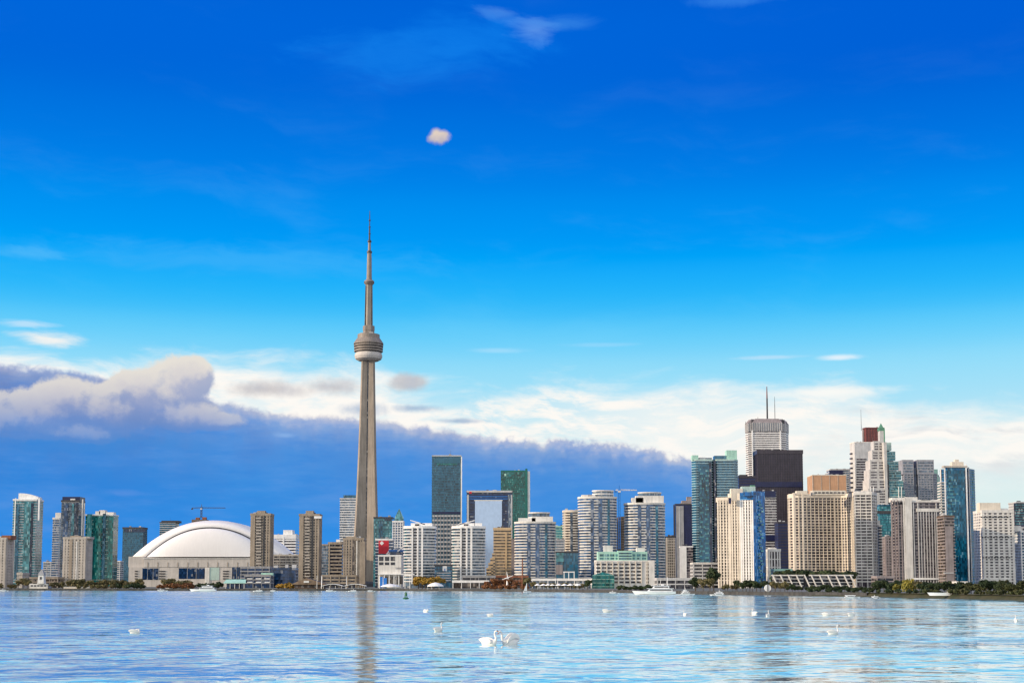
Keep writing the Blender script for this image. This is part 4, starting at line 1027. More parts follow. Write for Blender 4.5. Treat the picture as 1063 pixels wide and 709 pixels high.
# ---- hotel with its pergola podium
def hotel():
    t = Tower('hotel_tower', 'broad cream grid-faced hotel slab with a curved corner', 819, 872, 514.5, 1400, 26, 'hotel',
              fp=[(818, 1418), (819.5, 1407), (823, 1402), (829, 1400), (866, 1403), (873, 1403), (879, 1399), (883.5, 1390), (886, 1376), (887, 1432), (820, 1432)])
    t.body('glass_mauve').slabs('cream', 2.95, .5, .85, 'spandrel').piers('cream', 4.1, .75, .62).cap('cream', 2.2, .75, 2.2)
    t.pb('end_pier', 819.2, 821.2, 513, 592, 'cream', -3, 5); t.pb('pier', 828, 829.6, 513, 592, 'cream', 1.1)
    t.pent(822, 833, 511.0, 'cream', 2, 8); t.pent(838, 872, 510.6, 'cream', 4, 12)
    for k in range(8): t.pent(840 + k * 4, 842.6 + k * 4, 512.2, 'glass_dark', 3.6, 1, 'penthouse_window', t.H + 1.2)
    t = Tower('hotel_tower', 'pale banded hotel slab reaching down to the shore trees beside the grid-faced one', 886, 909.5, 511.5, 1330, 24, 'hotel',
              fp=[(886, 1372), (887, 1332), (904.5, 1330), (909.5, 1342), (908.5, 1374)])
    t.body('glass_mauve').slabs('off_white', 2.95, .4, 1.05, 'spandrel').piers('cream', 4.2, 1.1, .6, edges=(0,)).cap('off_white', 1.0, .7, 2.0)
    t.piers('off_white', 5.5, .6, .65, edges=(1, 2))
    for k in range(4): t.pent(888 + k * 4.8, 891.6 + k * 4.8, 509.8, 'off_white', 4, 8, 'penthouse')
    t = Tower('apartment_block', 'stepped cream terraces on the eastern flank of the hotel', 907, 915, 545, 1385, 20, 'apartment block')
    t.body('glass_mauve').slabs('off_white', 2.95, .5, 1.2, 'balcony').cap('off_white', .4)
    for k in range(3): t.pent(907, 913.5 - k * 2, 540 - k * 4.5, 'off_white', 1 + k, 12, 'terrace', t.H - .4 + k * 4)
hotel()
def pergola():
    Y = 1150
    t = Tower('hotel_podium', 'long white raking concrete frame in front of the hotel towers', 801, 886, 596.5, Y, 24, 'podium')
    t.core = link('wall', box_me(t.fp[0][0], t.fp[1][0], t.front + 4, t.front + 22, -1, t.H - 1.2), 'glass_dark', t.root)
    z1 = t.H; 
    for k, (y0, y1) in enumerate(((596.3, 597.6), (600.2, 600.9), (603.8, 604.5), (607.2, 607.9))):
        for a, b in ((801 + k * .8, 834), (840, 886)): t.pb('beam', a, b, y0, y1, 'off_white', 1.0 - k * .6, 1.4)
    zt, zb = t.z(596.2), t.z(609)
    for px in (801, 809, 817, 825.5, 834, 841, 849.5, 858, 866.5, 875, 881.5):
        x = t.x(px); dx_ = 4.6
        v = [(x, t.front - 1.6, zt), (x + 1.0, t.front - 1.6, zt), (x + 1.0 + dx_, t.front - 1.6, zb), (x + dx_, t.front - 1.6, zb)]
        v += [(a, b + 1.4, c) for a, b, c in v]
        link('raking_pier', me_from(v, [(0, 3, 2, 1), (4, 5, 6, 7), (0, 1, 5, 4), (1, 2, 6, 5), (2, 3, 7, 6), (3, 0, 4, 7)]), 'off_white', t.root)
pergola()
t = Tower('office_block', 'tan copper-clad box rising just over the hotel roof', 838, 878.5, 493, 2000, 36, 'office block')
t.body('copper_cladding').piers('tan_concrete', 11.5, .6, .35, 'joint').cap('cream', .4, .3, .6)
t = Tower('office_block', 'grey tower with a dark blue top band behind the copper-clad box', 858, 883.5, 487, 2350, 30, 'office tower')
t.body('glass_grey_blue').slabs('pale_grey', 3.8, .4, 1.6, 'spandrel').cap('pale_grey', .6); t.pb('top_band', 861, 875, 488, 492.5, 'navy_panel', 1.0); t.pb('corner_pier', 881.5, 883.4, 487, 512, 'grey', .8)

# ---- the grey slab, red granite tower and stepped tower
t = Tower('office_tower', 'pale grey slab tower with one ladder of dark windows', 882, 912, 459, 2050, 40, 'office tower',
          fp=[(882, 2064), (887, 2050), (912, 2050), (914, 2090), (884, 2090)])
t.body('pale_grey').cap('off_white', .5, .3)
n = 0
for k in range(34):
    y0 = 476 + k * 2.6
    if y0 < 560: t.pb('window', 889, 899.5, y0, y0 + 1.5, 'glass_mauve', .12, .6)
for k in range(14): t.pb('side_window', 883.2, 886, 470 + k * 5, 471.3 + k * 5, 'glass_mauve', -6, 8)
t = Tower('skyscraper', 'dark red granite tower top behind the pale grey slab', 895.5, 915, 444, 2250, 30, 'skyscraper', fp=[(895.5, 2262), (899, 2250), (914.5, 2250), (916, 2280), (897, 2280)])
t.body('red_granite').slabs('red_granite', 4, .25, 1.6, 'spandrel').piers('red_granite', 5, .7, .6).cap('red_granite', .6, .7); tube('antenna', (t.x(896.4), 0, t.H - 3), (t.x(896.4), 0, t.z(424)), .4, 'steel_dark', t.root, .2, 6)
t.pb('side_strip', 896, 898.6, 446, 459, 'mauve_concrete', -6, 6)
def stepped():
    t = Tower('skyscraper', 'pale green-white stepped skyscraper climbing to a slim green spire', 902, 938, 520, 1950, 40, 'skyscraper')
    x = lambda q, py=500: t.x(q, py); z = t.z
    steps = [(901, 939, 507), (902.5, 938, 497), (903.5, 936.5, 487), (905, 934.5, 477), (907.5, 932, 466.5), (910, 928.5, 457)]
    t.core = link('glazing', prism_me(t.fp, -1, t.z(507)), 'glass_teal_light', t.root)
    for i, (a, b, y) in enumerate(steps):
        ins = i * 2.4
        zb = -1 if i == 0 else z(steps[i - 1][2]) - .4
        m_ = (a + b) / 2
        box('stone_tier', x(a), x(m_ + 1.5), t.front + ins - 1.2, t.front + 40 - ins, zb, z(y), 'stone_grey', t.root)
        box('glass_tier', x(m_ + 1.51), x(b), t.front + ins - .4, t.front + 38 - ins, zb, z(y) - 2, 'glass_teal_light' if i < 5 else 'green_white', t.root)
        zz = z(y) - 3; k = 0
        while zz > (zb if i else z(560)) + 1.5 and k < 18:
            for u0, u1 in ((.08, .42), (.56, .9)):
                box('window', x(a + (m_ + 1.5 - a) * u0), x(a + (m_ + 1.5 - a) * u1), t.front + ins - 1.35, t.front + ins - .9, zz - 1.9, zz, 'glass_mauve', t.root)
            box('glass_band', x(m_ + 1.55), x(b) + .2, t.front + ins - .6, t.front + ins, zz - .8, zz, 'green_white', t.root)
            zz -= 3.9; k += 1
    box('front_spine', x(918.2), x(921), t.front - 2, t.front + 10, -1, z(459), 'stone_grey', t.root)
    box('dark_strip', x(921.2), x(922.8), t.front - 1.6, t.front, z(530), z(482), 'glass_dark', t.root)
    box('spire_shaft', x(916, 450), x(921, 450), t.front + 14, t.front + 24, z(458), z(446), 'stone_grey', t.root)
    box('spire_rib', x(920.2, 450), x(921.3, 450), t.front + 13.5, t.front + 24.5, z(458), z(444), 'green_patina', t.root)
    xa, xb_ = x(915.4, 443), x(921, 443); ym = t.front + 19
    box('spire_collar', xa, xb_, ym - 5, ym + 5, z(446) + .02, z(442.6), 'green_patina', t.root)
    link('spire', me_from([(xa + 1, ym - 3, z(442.6)), (xb_ - 1, ym - 3, z(442.6)), (xb_ - 1, ym + 3, z(442.6)), (xa + 1, ym + 3, z(442.6)), ((xa + xb_) / 2, ym, z(437.5))], [(0, 1, 4), (1, 2, 4), (2, 3, 4), (3, 0, 4)]), 'green_patina', t.root)
    for q in (903, 906, 932, 935): box('corner_post', x(q), x(q + .6), t.front - 1.9, t.front - .9, z(540), z(505), 'white_paint', t.root)
stepped()
t = Tower('skyscraper', 'grey twin-topped skyscraper with a dark slot down its middle', 936.5, 972, 478, 2150, 40, 'skyscraper',
          fp=[(936, 2164), (938, 2150), (948, 2150), (949, 2156), (951.5, 2156), (952.5, 2150), (968, 2150), (972, 2160), (974, 2190), (937, 2190)])
t.body('glass_grey_blue', H=t.z(492)).slabs('blue_stone', 3.8, .4, 1.5, 'spandrel', z1=t.z(492)).piers('blue_stone', 4.4, .7, .6, z1=t.z(492))
for a, b in ((936.8, 948.4), (952, 969.5)):
    t.pb('crown', a, b, 477.2, 492.2, 'blue_stone', .8, 26)
    for k in range(4): t.pb('crown_window', a + 1, b - 1, 479.5 + k * 3, 481 + k * 3, 'glass_grey_blue', .95, .5)
t.pb('slot', 948.8, 951.6, 485, 535, 'glass_dark_blue', .6); t.pb('step', 970, 974, 487, 530, 'mint', -10, 12); t.pb('step', 973, 977, 495, 530, 'green_white', -12, 12)
t = Tower('office_block', 'teal glass block glimpsed between the hotel and the ribbed apartment tower', 908, 927, 524, 1750, 24, 'office block')
t.body('glass_teal_light').slabs('teal_panel', 3.6, .3, .8).cap('glass_teal', .4); t.pb('dark_band', 908, 926, 530, 533, 'steel_dark', .8)
t = Tower('office_block', 'brown gridded block low between the hotel and the ribbed apartment tower', 914, 928, 557, 1520, 20, 'office block')
t.body('glass_brown').slabs('mauve_concrete', 3.1, .35, 1.5).piers('mauve_concrete', 3.2, 1.3, .5).cap('mauve_concrete', .4)

# ---- eastern group
def ribbed():
    t = Tower('apartment_tower', 'pale concrete apartment tower with dark ribs and a blank middle wall', 925.5, 975, 520, 1300, 26, 'apartment tower')
    t.body('glass_mauve').slabs('mauve_concrete', 2.95, .8, .75, 'spandrel').cap('off_white', .8, .5, 1.2)
    t.pb('blank_wall', 940.2, 947.5, 517.8, 606, 'off_white', 1.5)
    for px in (926, 929.2, 932.6, 936): t.pb('pier', px, px + 1.1, 519, 606, 'mauve_concrete', 1.1)
    t.pb('white_pier', 938.4, 939.8, 519, 606, 'off_white', 1.2)
    for px in (948.6, 953.4, 972.6): t.pb('white_pier', px, px + 1.0, 522, 606, 'pale_grey', 1.2)
    for k in range(6): t.pb('pier', 956.4 + k * 2.9, 957.2 + k * 2.9, 531, 606, 'pale_grey', 1.0)
    for px0, px1, y in ((926, 939, 516.4), (940, 952.5, 515.8), (953, 974.6, 518.6)): t.pent(px0, px1, y, 'off_white', 2, 12)
    t.pent(956.5, 966, 519.8, 'glass_dark', 1.6, 1, 'penthouse_window', t.H + .85)
    t.pb('head_band', 951.5, 974.6, 527.6, 531, 'off_white', 1.3); t.pb('plinth', 948, 974.8, 599.5, 601.5, 'white_paint', 1.6)
    for k in range(5): t.pb('top_window', 927 + k * 2.6, 928.6 + k * 2.6, 520.8, 523.5, 'glass_dark', 1.1, .5)
ribbed()
t = Tower('apartment_block', 'brown balconied apartment block tucked against the blue glass tower', 973, 990, 535.5, 1270, 20, 'apartment block')
t.body('glass_brown').slabs('mauve_concrete', 2.95, .6, 1.0, 'balcony').cap('dark_brown', .6, .6); t.pb('brick_bay', 982, 989.8, 546, 605, 'mauve_concrete', .9); t.pb('ledge', 980, 990, 594, 595, 'pale_grey', 1.4)
def blue_tower():
    t = Tower('condo_tower', 'tall bright blue glass condo tower with white vertical fins near the eastern end', 976, 1011.5, 486, 1550, 28, 'condo tower',
              fp=[(975.5, 1575), (976, 1564), (981.5, 1560), (983, 1552), (990, 1549), (998, 1549), (1004, 1552), (1006.5, 1556), (1011.5, 1566), (1011, 1580), (977, 1580)])
    t.body('glass_deep_blue').slabs('blue_paint', 3.1, .3, .5)
    t.piers('off_white', 100, 1.2, .8, edges=(1,))
    for k in range(36): t.pb('balcony', 976, 982, 500 + k * 2.9, 501.3 + k * 2.9, 'off_white', -10, 12)
    t.pb('white_fin', 981.4, 982.6, 485.5, 604, 'white_paint', .2); t.pb('white_fin', 1003.6, 1005, 482, 604, 'white_paint', .6); t.pb('white_fin', 1006.6, 1007.6, 485, 604, 'pale_grey', -2, 3)
    t.pb('glass_bay', 984, 1002.5, 487.5, 604, 'glass_deep_blue', .7)
    for k in range(30): t.pb('glass_band', 984, 987.4 + (k * 5 % 9), 494 + k * 3.6, 495 + k * 3.6, 'glass_teal_light', .85, .4)
    t.pb('roof_frame', 979.5, 1004, 483.4, 485.2, 'tan_concrete', .9, 8); t.pb('crown', 983, 1003.5, 484.2, 488.6, 'glass_deep_blue', .2, 10)
    t.pent(988, 1000, 479.4, 'cream', 5, 8); t.pent(991, 995, 477, 'cream', 6, 5); t.pb('side_glass', 1007.7, 1011.3, 489, 604, 'glass_teal_light', -12, 8)
blue_tower()
t = Tower('apartment_tower', 'wide pale apartment slab with a tan penthouse, second from the eastern end', 1010.5, 1052, 530.5, 1400, 26, 'apartment tower')
t.body('glass_mauve').slabs('off_white', 2.95, .4, 1.35, 'spandrel').cap('off_white', 1.2, .5, 1.6); t.piers('off_white', 5.2, 2.3, .3)
t.pent(1017, 1038.5, 521.8, 'cream', 4, 10); t.pent(1038.8, 1047, 527.5, 'off_white', 6, 8); t.pb('plinth', 1017, 1050, 600.5, 604, 'off_white', 1.4)
for k in range(40): 
    a = 1018 + (k * 13 % 30); t.pb('blind', a, a + 1.8, 536 + (k * 7 % 21) * 3, 537.1 + (k * 7 % 21) * 3, 'glass_dark', .75, .5)
t = Tower('office_block', 'grey block with dark blue glass at the extreme eastern end', 1047, 1085, 521, 1640, 26, 'office block')
t.body('pale_grey').slabs('grey', 3.4, .3, .8).cap('pale_grey', .4); t.pb('glass_bay', 1053, 1084, 522, 546, 'glass_dark_blue', 1.0)
for k in range(8): t.pb('glass_band', 1054, 1084, 523.5 + k * 2.8, 524.4 + k * 2.8, 'glass_teal_light', 1.15, .4)
t = Tower('apartment_block', 'white gridded block at the eastern frame edge below the grey one', 1051.5, 1090, 551, 1430, 22, 'apartment block')
t.body('glass_teal').slabs('white_paint', 3.1, .35, .9, 'spandrel').piers('white_paint', 3.6, .7, .5).cap('white_paint', .6); t.pent(1053, 1060, 545.5, 'off_white', 3)

# ---- low blocks filling the waterfront
LOW = [('low dark blue office block with window bands beside the green-roofed pavilion', 250, 283, 588, 1380, 'glass_navy', 'grey'),
       ('deep blue mirrored block between the brown condo twins', 283, 309, 589.5, 1360, 'glass_navy', 'glass_navy'),
       ('dark blue waterfront block with white balcony rails under the first brown condo', 254, 284, 596.5, 1330, 'glass_navy', 'grey'),
       ('low white stand beside the grey lighthouse monument', 18, 30, 594.5, 1330, 'tan_concrete', 'tan_concrete'),
       ('long brown low block behind the monument', 26, 66, 599, 1380, 'glass_brown', 'brown_concrete'),
       ('pale banded blocks at the eastern foot of the dome', 284, 312, 575.5, 1700, 'glass_brown', 'tan_concrete'),
       ('white glazed pavilion row at the foot of the first curved condo', 552, 577, 600.5, 1180, 'glass_grey_blue', 'white_paint'),
       ('white frame pavilion with an open loggia above its roof', 578, 614, 600.5, 1180, 'glass_grey_blue', 'white_paint'),
       ('grey podium deck below the dark and white slabs', 680, 720, 600, 1080, 'glass_dark', 'pale_grey'),
       ('white low restaurant terrace east of the second white condo', 470, 507, 602.5, 1200, 'glass_brown', 'white_paint'),
       ('grey low block behind the restaurant terrace', 480, 514, 597.5, 1280, 'glass_dark', 'grey'),
       ('rust brick warehouse behind the autumn trees', 508, 548, 597.5, 1300, 'glass_brown', 'rust_brick'),
       ('flat mint roofed block above the pergola frame', 800, 822, 590.5, 1320, 'glass_dark', 'mint'),
       ('distant grey low block between the pale condo and the monument', 45, 57, 583, 2100, 'glass_grey_blue', 'pale_grey'),
       ('distant white low block beside the dark teal block', 121, 128, 582, 2200, 'glass_grey_blue', 'off_white'),
       ('dark low block under the hotel terraces', 905, 928, 598, 1250, 'glass_dark', 'mauve_concrete'),
       ('pale lobby block at the foot of the blue glass tower', 986, 1004, 603.5, 1150, 'glass_dark', 'off_white')]
for lab, a, b, y, Y, core, slab in LOW:
    t = Tower('low_building', lab, a, b, y, Y, 18, 'building')
    t.body(core).slabs(slab, 3.4, .5, 1.0, 'spandrel', 2.0).cap(slab, .3, .55, .8)
    t.piers(slab, 7.5, .5, .4)
    if 'mirrored' in lab: crown_units(t, 3)
    if 'loggia' in lab:
        for q in (585.2, 590, 595.6): t.pb('loggia_post', q, q + .8, 594, 600.2, 'white_paint', .6, .8)
        t.pb('loggia_beam', 585, 596.6, 593, 594, 'white_paint', .8, 6)
    if 'balcony rails' in lab:
        t.pent(271, 283, 594.4, 'mint', 2, 8, 'roof_plate')
        for k in range(2): 
            for c in range(3): t.pb('balcony', 256.5 + c * 9, 262 + c * 9, 600 + k * 3.5, 601 + k * 3.5, 'white_paint', 1.0)

# ------------------------------------------------------------------ waterfront pieces
def at(px, dy=8.0): 
    Y = shore_y(px) + dy; return XG(px, Y), Y
def pavilion_gable(name, label, px0, px1, py_eave, py_ridge, dy, roof, wall, open_=False):
    Y = shore_y((px0 + px1) / 2) + dy
    x0, ze = P(px0, py_eave, Y); x1, _ = P(px1, py_eave, Y); zr = P(px0, py_ridge, Y)[1]
    cx = (x0 + x1) / 2; w = (x1 - x0) / 2; R = thing(name, label, 'pavilion', (cx, Y, GZ)); ze -= GZ; zr -= GZ; d = 16
    return R, w, ze, zr, d
R, w, ze, zr, d = pavilion_gable('ferry_shelter', 'waterfront shelter with a pale green sloping roof', 233.5, 254, 604.6, 601.2, 6, None, None)
link('roof', me_from([(-w - 1, -1, ze), (w + 1, -1, ze), (w, 5, zr), (-w, 5, zr), (-w - 1, -1, ze - .5), (w + 1, -1, ze - .5), (w, 5, zr - .6), (-w, 5, zr - .6)], [(0, 1, 2, 3), (7, 6, 5, 4), (0, 4, 5, 1), (1, 5, 6, 2), (2, 6, 7, 3), (3, 7, 4, 0)]), 'mint', R)
box('wall', -w + 1, w - 1, 2, 5, -.2, ze - .55, 'glass_navy', R)
for k in range(5): q = -w + .5 + (2 * w - 1) * k / 4; box('post', q - .2, q + .2, -.3, .1, -.2, ze - .3, 'off_white', R)
R, w, ze, zr, d = pavilion_gable('boathouse', 'dark timber boathouse with a broad pitched roof', 303, 338, 606, 599.6, 8, None, None)
link('roof', me_from([(-w, -1, ze), (w, -1, ze), (w, d, ze), (-w, d, ze), (-w * .15, 0, zr), (-w * .15, d - 1, zr), (-w, -1, ze - .5), (w, -1, ze - .5), (w, d, ze - .5), (-w, d, ze - .5)],
     [(0, 1, 4), (1, 2, 5, 4), (2, 3, 5), (3, 0, 4, 5), (6, 9, 8, 7), (0, 6, 7, 1), (1, 7, 8, 2), (2, 8, 9, 3), (3, 9, 6, 0)]), 'timber', R)
box('wall', -w * .86, w * .86, 1, d - 2, -.2, ze - .5, 'dark_brown', R)
for k in range(5): q = -w * .75 + 1.5 * w * k / 4; box('window', q - 1.1, q + 1.1, .85, 1.2, .8, ze - 1.1, 'glass_brown', R)
box('gable_window', -w * .28, w * .02, -1.2, -.4, ze + 1, ze + 2.6, 'off_white', R)
# curved marina canopies
for lab, a, b in (('long low white arched marina canopy west of the tall tower', 334, 356), ('second white arched marina canopy at the foot of the tall tower', 357, 380)):
    Y = shore_y((a + b) / 2) + 4; x0 = XG(a, Y); x1 = XG(b, Y); R = thing('marina_canopy', lab, 'canopy', ((x0 + x1) / 2, Y, GZ)); w = (x1 - x0) / 2
    rings = [[(w * (2 * i / 12 - 1), y, 2.0 + 1.5 * math.sin(math.pi * i / 12) + dz_) for y, dz_ in ((0, 0), (0, .35), (6, .35), (6, 0))] for i in range(13)]
    link('roof', loft_me(rings), 'canvas', R)
    for k in range(4): q = -w * .85 + 1.7 * w * k / 3; tube('post', (q, .5, -.2), (q, .5, 2.3), .15, 'off_white', R)
# round tents and parasols
def tent(name, label, px, wpx, hpx, dy, group=None):
    Y = shore_y(px) + dy; r = wpx / 2 * Y / F; h = hpx * Y / F
    R = thing(name, label, 'tent', (XG(px, Y), Y, GZ), 0, group)
    lathe('canopy', [(r * 1.02, h * .42), (r, h * .5), (r * .8, h * .72), (r * .45, h * .92), (r * .06, h * 1.04), (.05, h * 1.06)], 'canvas', R, 16)
    for k in range(6): a = 2 * math.pi * k / 6; tube('pole', (r * .93 * math.cos(a), r * .93 * math.sin(a), -.2), (r * .93 * math.cos(a), r * .93 * math.sin(a), h * .46), .12, 'off_white', R, n=5)
tent('round_tent', 'large white domed tent beside the golden trees', 452, 17, 6.5, 5); tent('round_tent', 'low white domed tent in front of the gallery', 405, 20, 5, 6)
def parasol(px, label, k=1.0):
    Y = shore_y(px) + 4; R = thing('parasol', label, 'parasol', (XG(px, Y), Y, GZ), random.uniform(0, 1), 'white promenade parasols')
    lathe('canopy', [(1.9 * k, 2.3 * k), (1.85 * k, 2.5 * k), (.08, 3.4 * k)], 'canvas', R, 8); tube('pole', (0, 0, -.2), (0, 0, 2.5 * k), .08, 'off_white', R, n=6)
PN = ['beside the tall mast', 'second from the tall mast', 'third from the tall mast', 'before the white pavilion row', 'under the loggia frame', 'east of the loggia', 'next to the dark round tree', 'nearest the green atrium']
for px, nm in zip((558, 564, 569, 574, 580, 586, 592, 600), PN): parasol(px, 'white promenade parasol ' + nm, 1.15)
# monument, kiosk
def monument():
    x, Y = at(43, 10); R = thing('lighthouse_monument', 'grey-white slender lighthouse tower on a low pavilion', 'lighthouse', (x, Y, GZ))
    k = Y / F
    link('tower', loft_me([[(-r, -r, z), (r, -r, z), (r, r, z), (-r, r, z)] for r, z in ((3.4 * k, 5 * k), (2.6 * k, 14 * k))]), 'off_white', R)
    link('roof', loft_me([[(-r, -r, z), (r, -r, z), (r, r, z), (-r, r, z)] for r, z in ((3.2 * k, 14.02 * k), (3.0 * k, 15 * k), (.2, 20 * k))]), 'grey', R)
    box('pavilion', -12 * k, 7 * k, -1, 8, -.2, 5 * k, 'off_white', R)
    for i in range(5): box('window', (-10.8 + i * 3.4) * k, (-8.4 + i * 3.4) * k, -1.15, -.8, 2.2 * k, 3.6 * k, 'glass_dark', R)
    box('window', -1 * k, 1 * k, -3.2 * k, -2.5 * k, 9 * k, 12 * k, 'glass_dark', R)
monument()
def low_wall(label, px0, px1, hpx, mat, dy=6, name='low_wall'):
    Y = shore_y((px0 + px1) / 2) + dy; x0, x1 = XG(px0, Y), XG(px1, Y); R = thing(name, label, 'wall', ((x0 + x1) / 2, Y, GZ)); w = (x1 - x0) / 2; h = hpx * Y / F
    box('wall', -w, w, 0, .8, -.2, h, mat, R); box('coping', -w - .15, w + .15, -.15, .95, h + .002, h + .3, 'off_white', R)
low_wall('low cream promenade wall below the tan slab block', 66, 114, 1.6, 'cream'); low_wall('low pale promenade wall under the bushes by the dome', 172, 196, 1.2, 'off_white')
# masts and flagpoles
def pole(px, hpx, label, flag=None, mat='white_paint', name='flagpole', r=.22):
    x, Y = at(px, 5); h = hpx * Y / F; R = thing(name, label, 'flagpole', (x, Y, GZ))
    tube('pole', (0, 0, -.2), (0, 0, h), r, mat, R, r * .6, 8); link('finial', lathe_me([(.05, h), (r * 1.2, h + .25), (.05, h + .6)], 8), mat, R)
    if flag: box('flag', .3, 2.8, -.06, .06, h - 9, h - .6, flag, R)
pole(394, 13, 'tall pole with a bright blue vertical banner before the gallery', 'blue_paint'); pole(397.6, 12, 'second pole with a blue vertical banner nearer the round tent', 'blue_paint')
pole(411, 21, 'tall bare white flagpole before the gallery columns'); pole(420.5, 20, 'bare white flagpole at the corner of the first white condo'); pole(359.5, 12, 'short white mast beside the stepped brown condo')
pole(329, 13, 'thin white mast by the boathouse end'); pole(333.8, 12.5, 'thicker white mast at the start of the marina canopies', r=.4); pole(425.5, 14, 'short bare pole by the golden trees'); pole(693, 13, 'white mast above the long white yacht')
pole(542.3, 31, 'very tall brown ship mast standing above the autumn trees', mat='rust_brick', r=.55, name='ship_mast')
def sculpture():
    x, Y = at(526, 10); R = thing('windmill_sculpture', 'white angular windmill sculpture among the rust trees', 'sculpture', (x, Y, GZ)); k = Y / F
    tube('column', (0, 0, -.2), (1 * k, 0, 12 * k), .8, 'white_paint', R, .5)
    for a in (20, 100, 200, 300):
        a = math.radians(a); link('vane', tube_me((1 * k, -.6, 12 * k), (1 * k + 6 * k * math.cos(a), -.6, 12 * k + 6 * k * math.sin(a)), .55, .2, 4), 'white_paint', R)
sculpture()
def disc():
    x, Y = at(797, 2); k = Y / F; R = thing('round_marker', 'large white round marker split by a dark bar at the water edge', 'marker', (x, Y, GZ)); r = 3.6 * k
    o = link('disc', lathe_me([(r * .96, -.25), (r, -.1), (r, .1), (r * .96, .25)], 32), 'white_paint', R, (0, 0, r + .1)); o.rotation_euler = (math.pi / 2, 0, 0)
    box('bar', -.14 * r, .10 * r, -.4, -.3, .3, 2 * r, 'dark_grey', R); box('post', -.25, .25, .3, .7, -.2, r, 'grey', R)
disc()

# ------------------------------------------------------------------ boats
def hull_me(L, B, H, rake=.12):
    rings = []
    for i in range(11):
        u = i / 10; x = -L / 2 + L * u
        b = B / 2 * (1 - max(0, (u - .45) / .55) ** 2.2) * (.9 + .1 * min(1, u * 5)); b = max(b, .04)
        sh = H * (1 + .35 * max(0, u - .4) ** 1.5)
        ex = rake * L * u * u
        rings.append([(x + ex, -b, sh), (x + ex * .3, -b * .8, .25), (x + ex * .2, -b * .35, -.6), (x + ex * .2, b * .35, -.6), (x + ex * .3, b * .8, .25), (x + ex, b, sh)])
    return loft_me(rings)
def yacht(name, label, px, py, Lpx, flip=False, decks=2, group=None, mast=True, cat='boat'):
    x, Y = G(px, py); L = Lpx * Y / F / 1.1; B = L * .24; H = L * .085
    R = thing(name, label, cat, (x, Y, 0), math.pi if flip else 0, group)
    link('hull', hull_me(L, B, H), 'hull_white', R); link('waterline', loft_me([[(p[0], p[1] * 1.015, z) for p in ((-L * .5, -B * .36), (L * .3, -B * .30), (L * .52, 0), (L * .3, B * .30), (-L * .5, B * .36))] for z in (-.05, .16)]), 'navy_panel', R)
    z = H * 1.02
    for k in range(decks):
        a, b, w = -L * (.42 - .08 * k), L * (.22 - .12 * k), B * (.40 - .05 * k); h = L * .062
        link('cabin', loft_me([[(a, -w, z), (b, -w, z), (b, w, z), (a, w, z)], [(a + .2, -w * .95, z + h), (b - h * .9, -w * .95, z + h), (b - h * .9, w * .95, z + h), (a + .2, w * .95, z + h)]]), 'hull_white', R)
        for s_ in (-1, 1): box('window', a + .6, b - h * .9, s_ * w * 1.0 - .1, s_ * w * 1.0 + .1, z + h * .35, z + h * .72, 'glass_dark', R)
        box('deck', a - L * .03, b + .2, -w * 1.12, w * 1.12, z + h + .01, z + h + .22, 'hull_white', R); z += h + .23
    if mast: tube('mast', (-L * .1, 0, z), (-L * .13, 0, z + L * .16), .12, 'off_white', R, .07, 6); box('radar_arch', -L * .2, -L * .14, -B * .3, B * .3, z, z + L * .035, 'hull_white', R)
    return R
yacht('motor_yacht', 'white two-deck tour boat moored below the dome', 212, 613.6, 27, True, 2)
yacht('motor_yacht', 'small white cabin cruiser under the blue dome windows', 168, 613.6, 11, False, 1)
yacht('motor_yacht', 'long sleek white yacht moored before the terminal building', 681, 617.0, 44, True, 2)
yacht('motor_yacht', 'stubby white double-deck ferry just east of the long yacht', 713, 617.4, 15, False, 3)
yacht('motor_yacht', 'white cruiser with a short mast at the foot of the cream and blue condo', 745, 618, 15, True, 2)
yacht('motor_yacht', 'grey-white launch moored by the terminal atrium', 637, 616, 11, False, 1)
yacht('motor_yacht', 'tiny white boat at the western end of the seawall', 4, 613.4, 9, False, 1)
yacht('motor_yacht', 'small runabout moored on the quay at the marina canopies', 366, 613.9, 9, True, 1); yacht('motor_yacht', 'low cruiser between the boathouse and the marina canopies', 343, 613.9, 11, False, 1)
yacht('motor_yacht', 'dark-windowed boat beside the marina end nearest the round tent', 385, 613.9, 8, False, 1); yacht('motor_yacht', 'white launch in front of the blue waterfront block', 268, 613.8, 10, True, 1)
yacht('motor_yacht', 'open white skiff by the green-roofed shelter', 284, 613.8, 8, False, 1)
yacht('motor_yacht', 'flat white barge moored beside the hotel podium', 884, 620.4, 16, False, 1, mast=False)
yacht('motor_yacht', 'white work boat between the podium barge and hotel slab', 909, 620.8, 10, False, 1)
def sailboat():
    x, Y = G(547, 614.6); R = thing('sailboat', 'tiny white sailboat in front of the autumn trees', 'sailboat', (x, Y, 0), math.pi * .1); 
    link('hull', hull_me(4.5, 1.5, .6), 'hull_white', R); tube('mast', (0, 0, .3), (0, 0, 6), .07, 'off_white', R, .05, 6)
    link('sail', me_from([(-.05, 0, .9), (-2.0, .12, 1.0), (-.05, 0, 5.8), (-.05, .06, .9), (-2.0, .18, 1.0), (-.05, .06, 5.8)], [(0, 1, 2), (5, 4, 3), (0, 3, 4, 1), (1, 4, 5, 2), (2, 5, 3, 0)]), 'canvas', R)
sailboat()
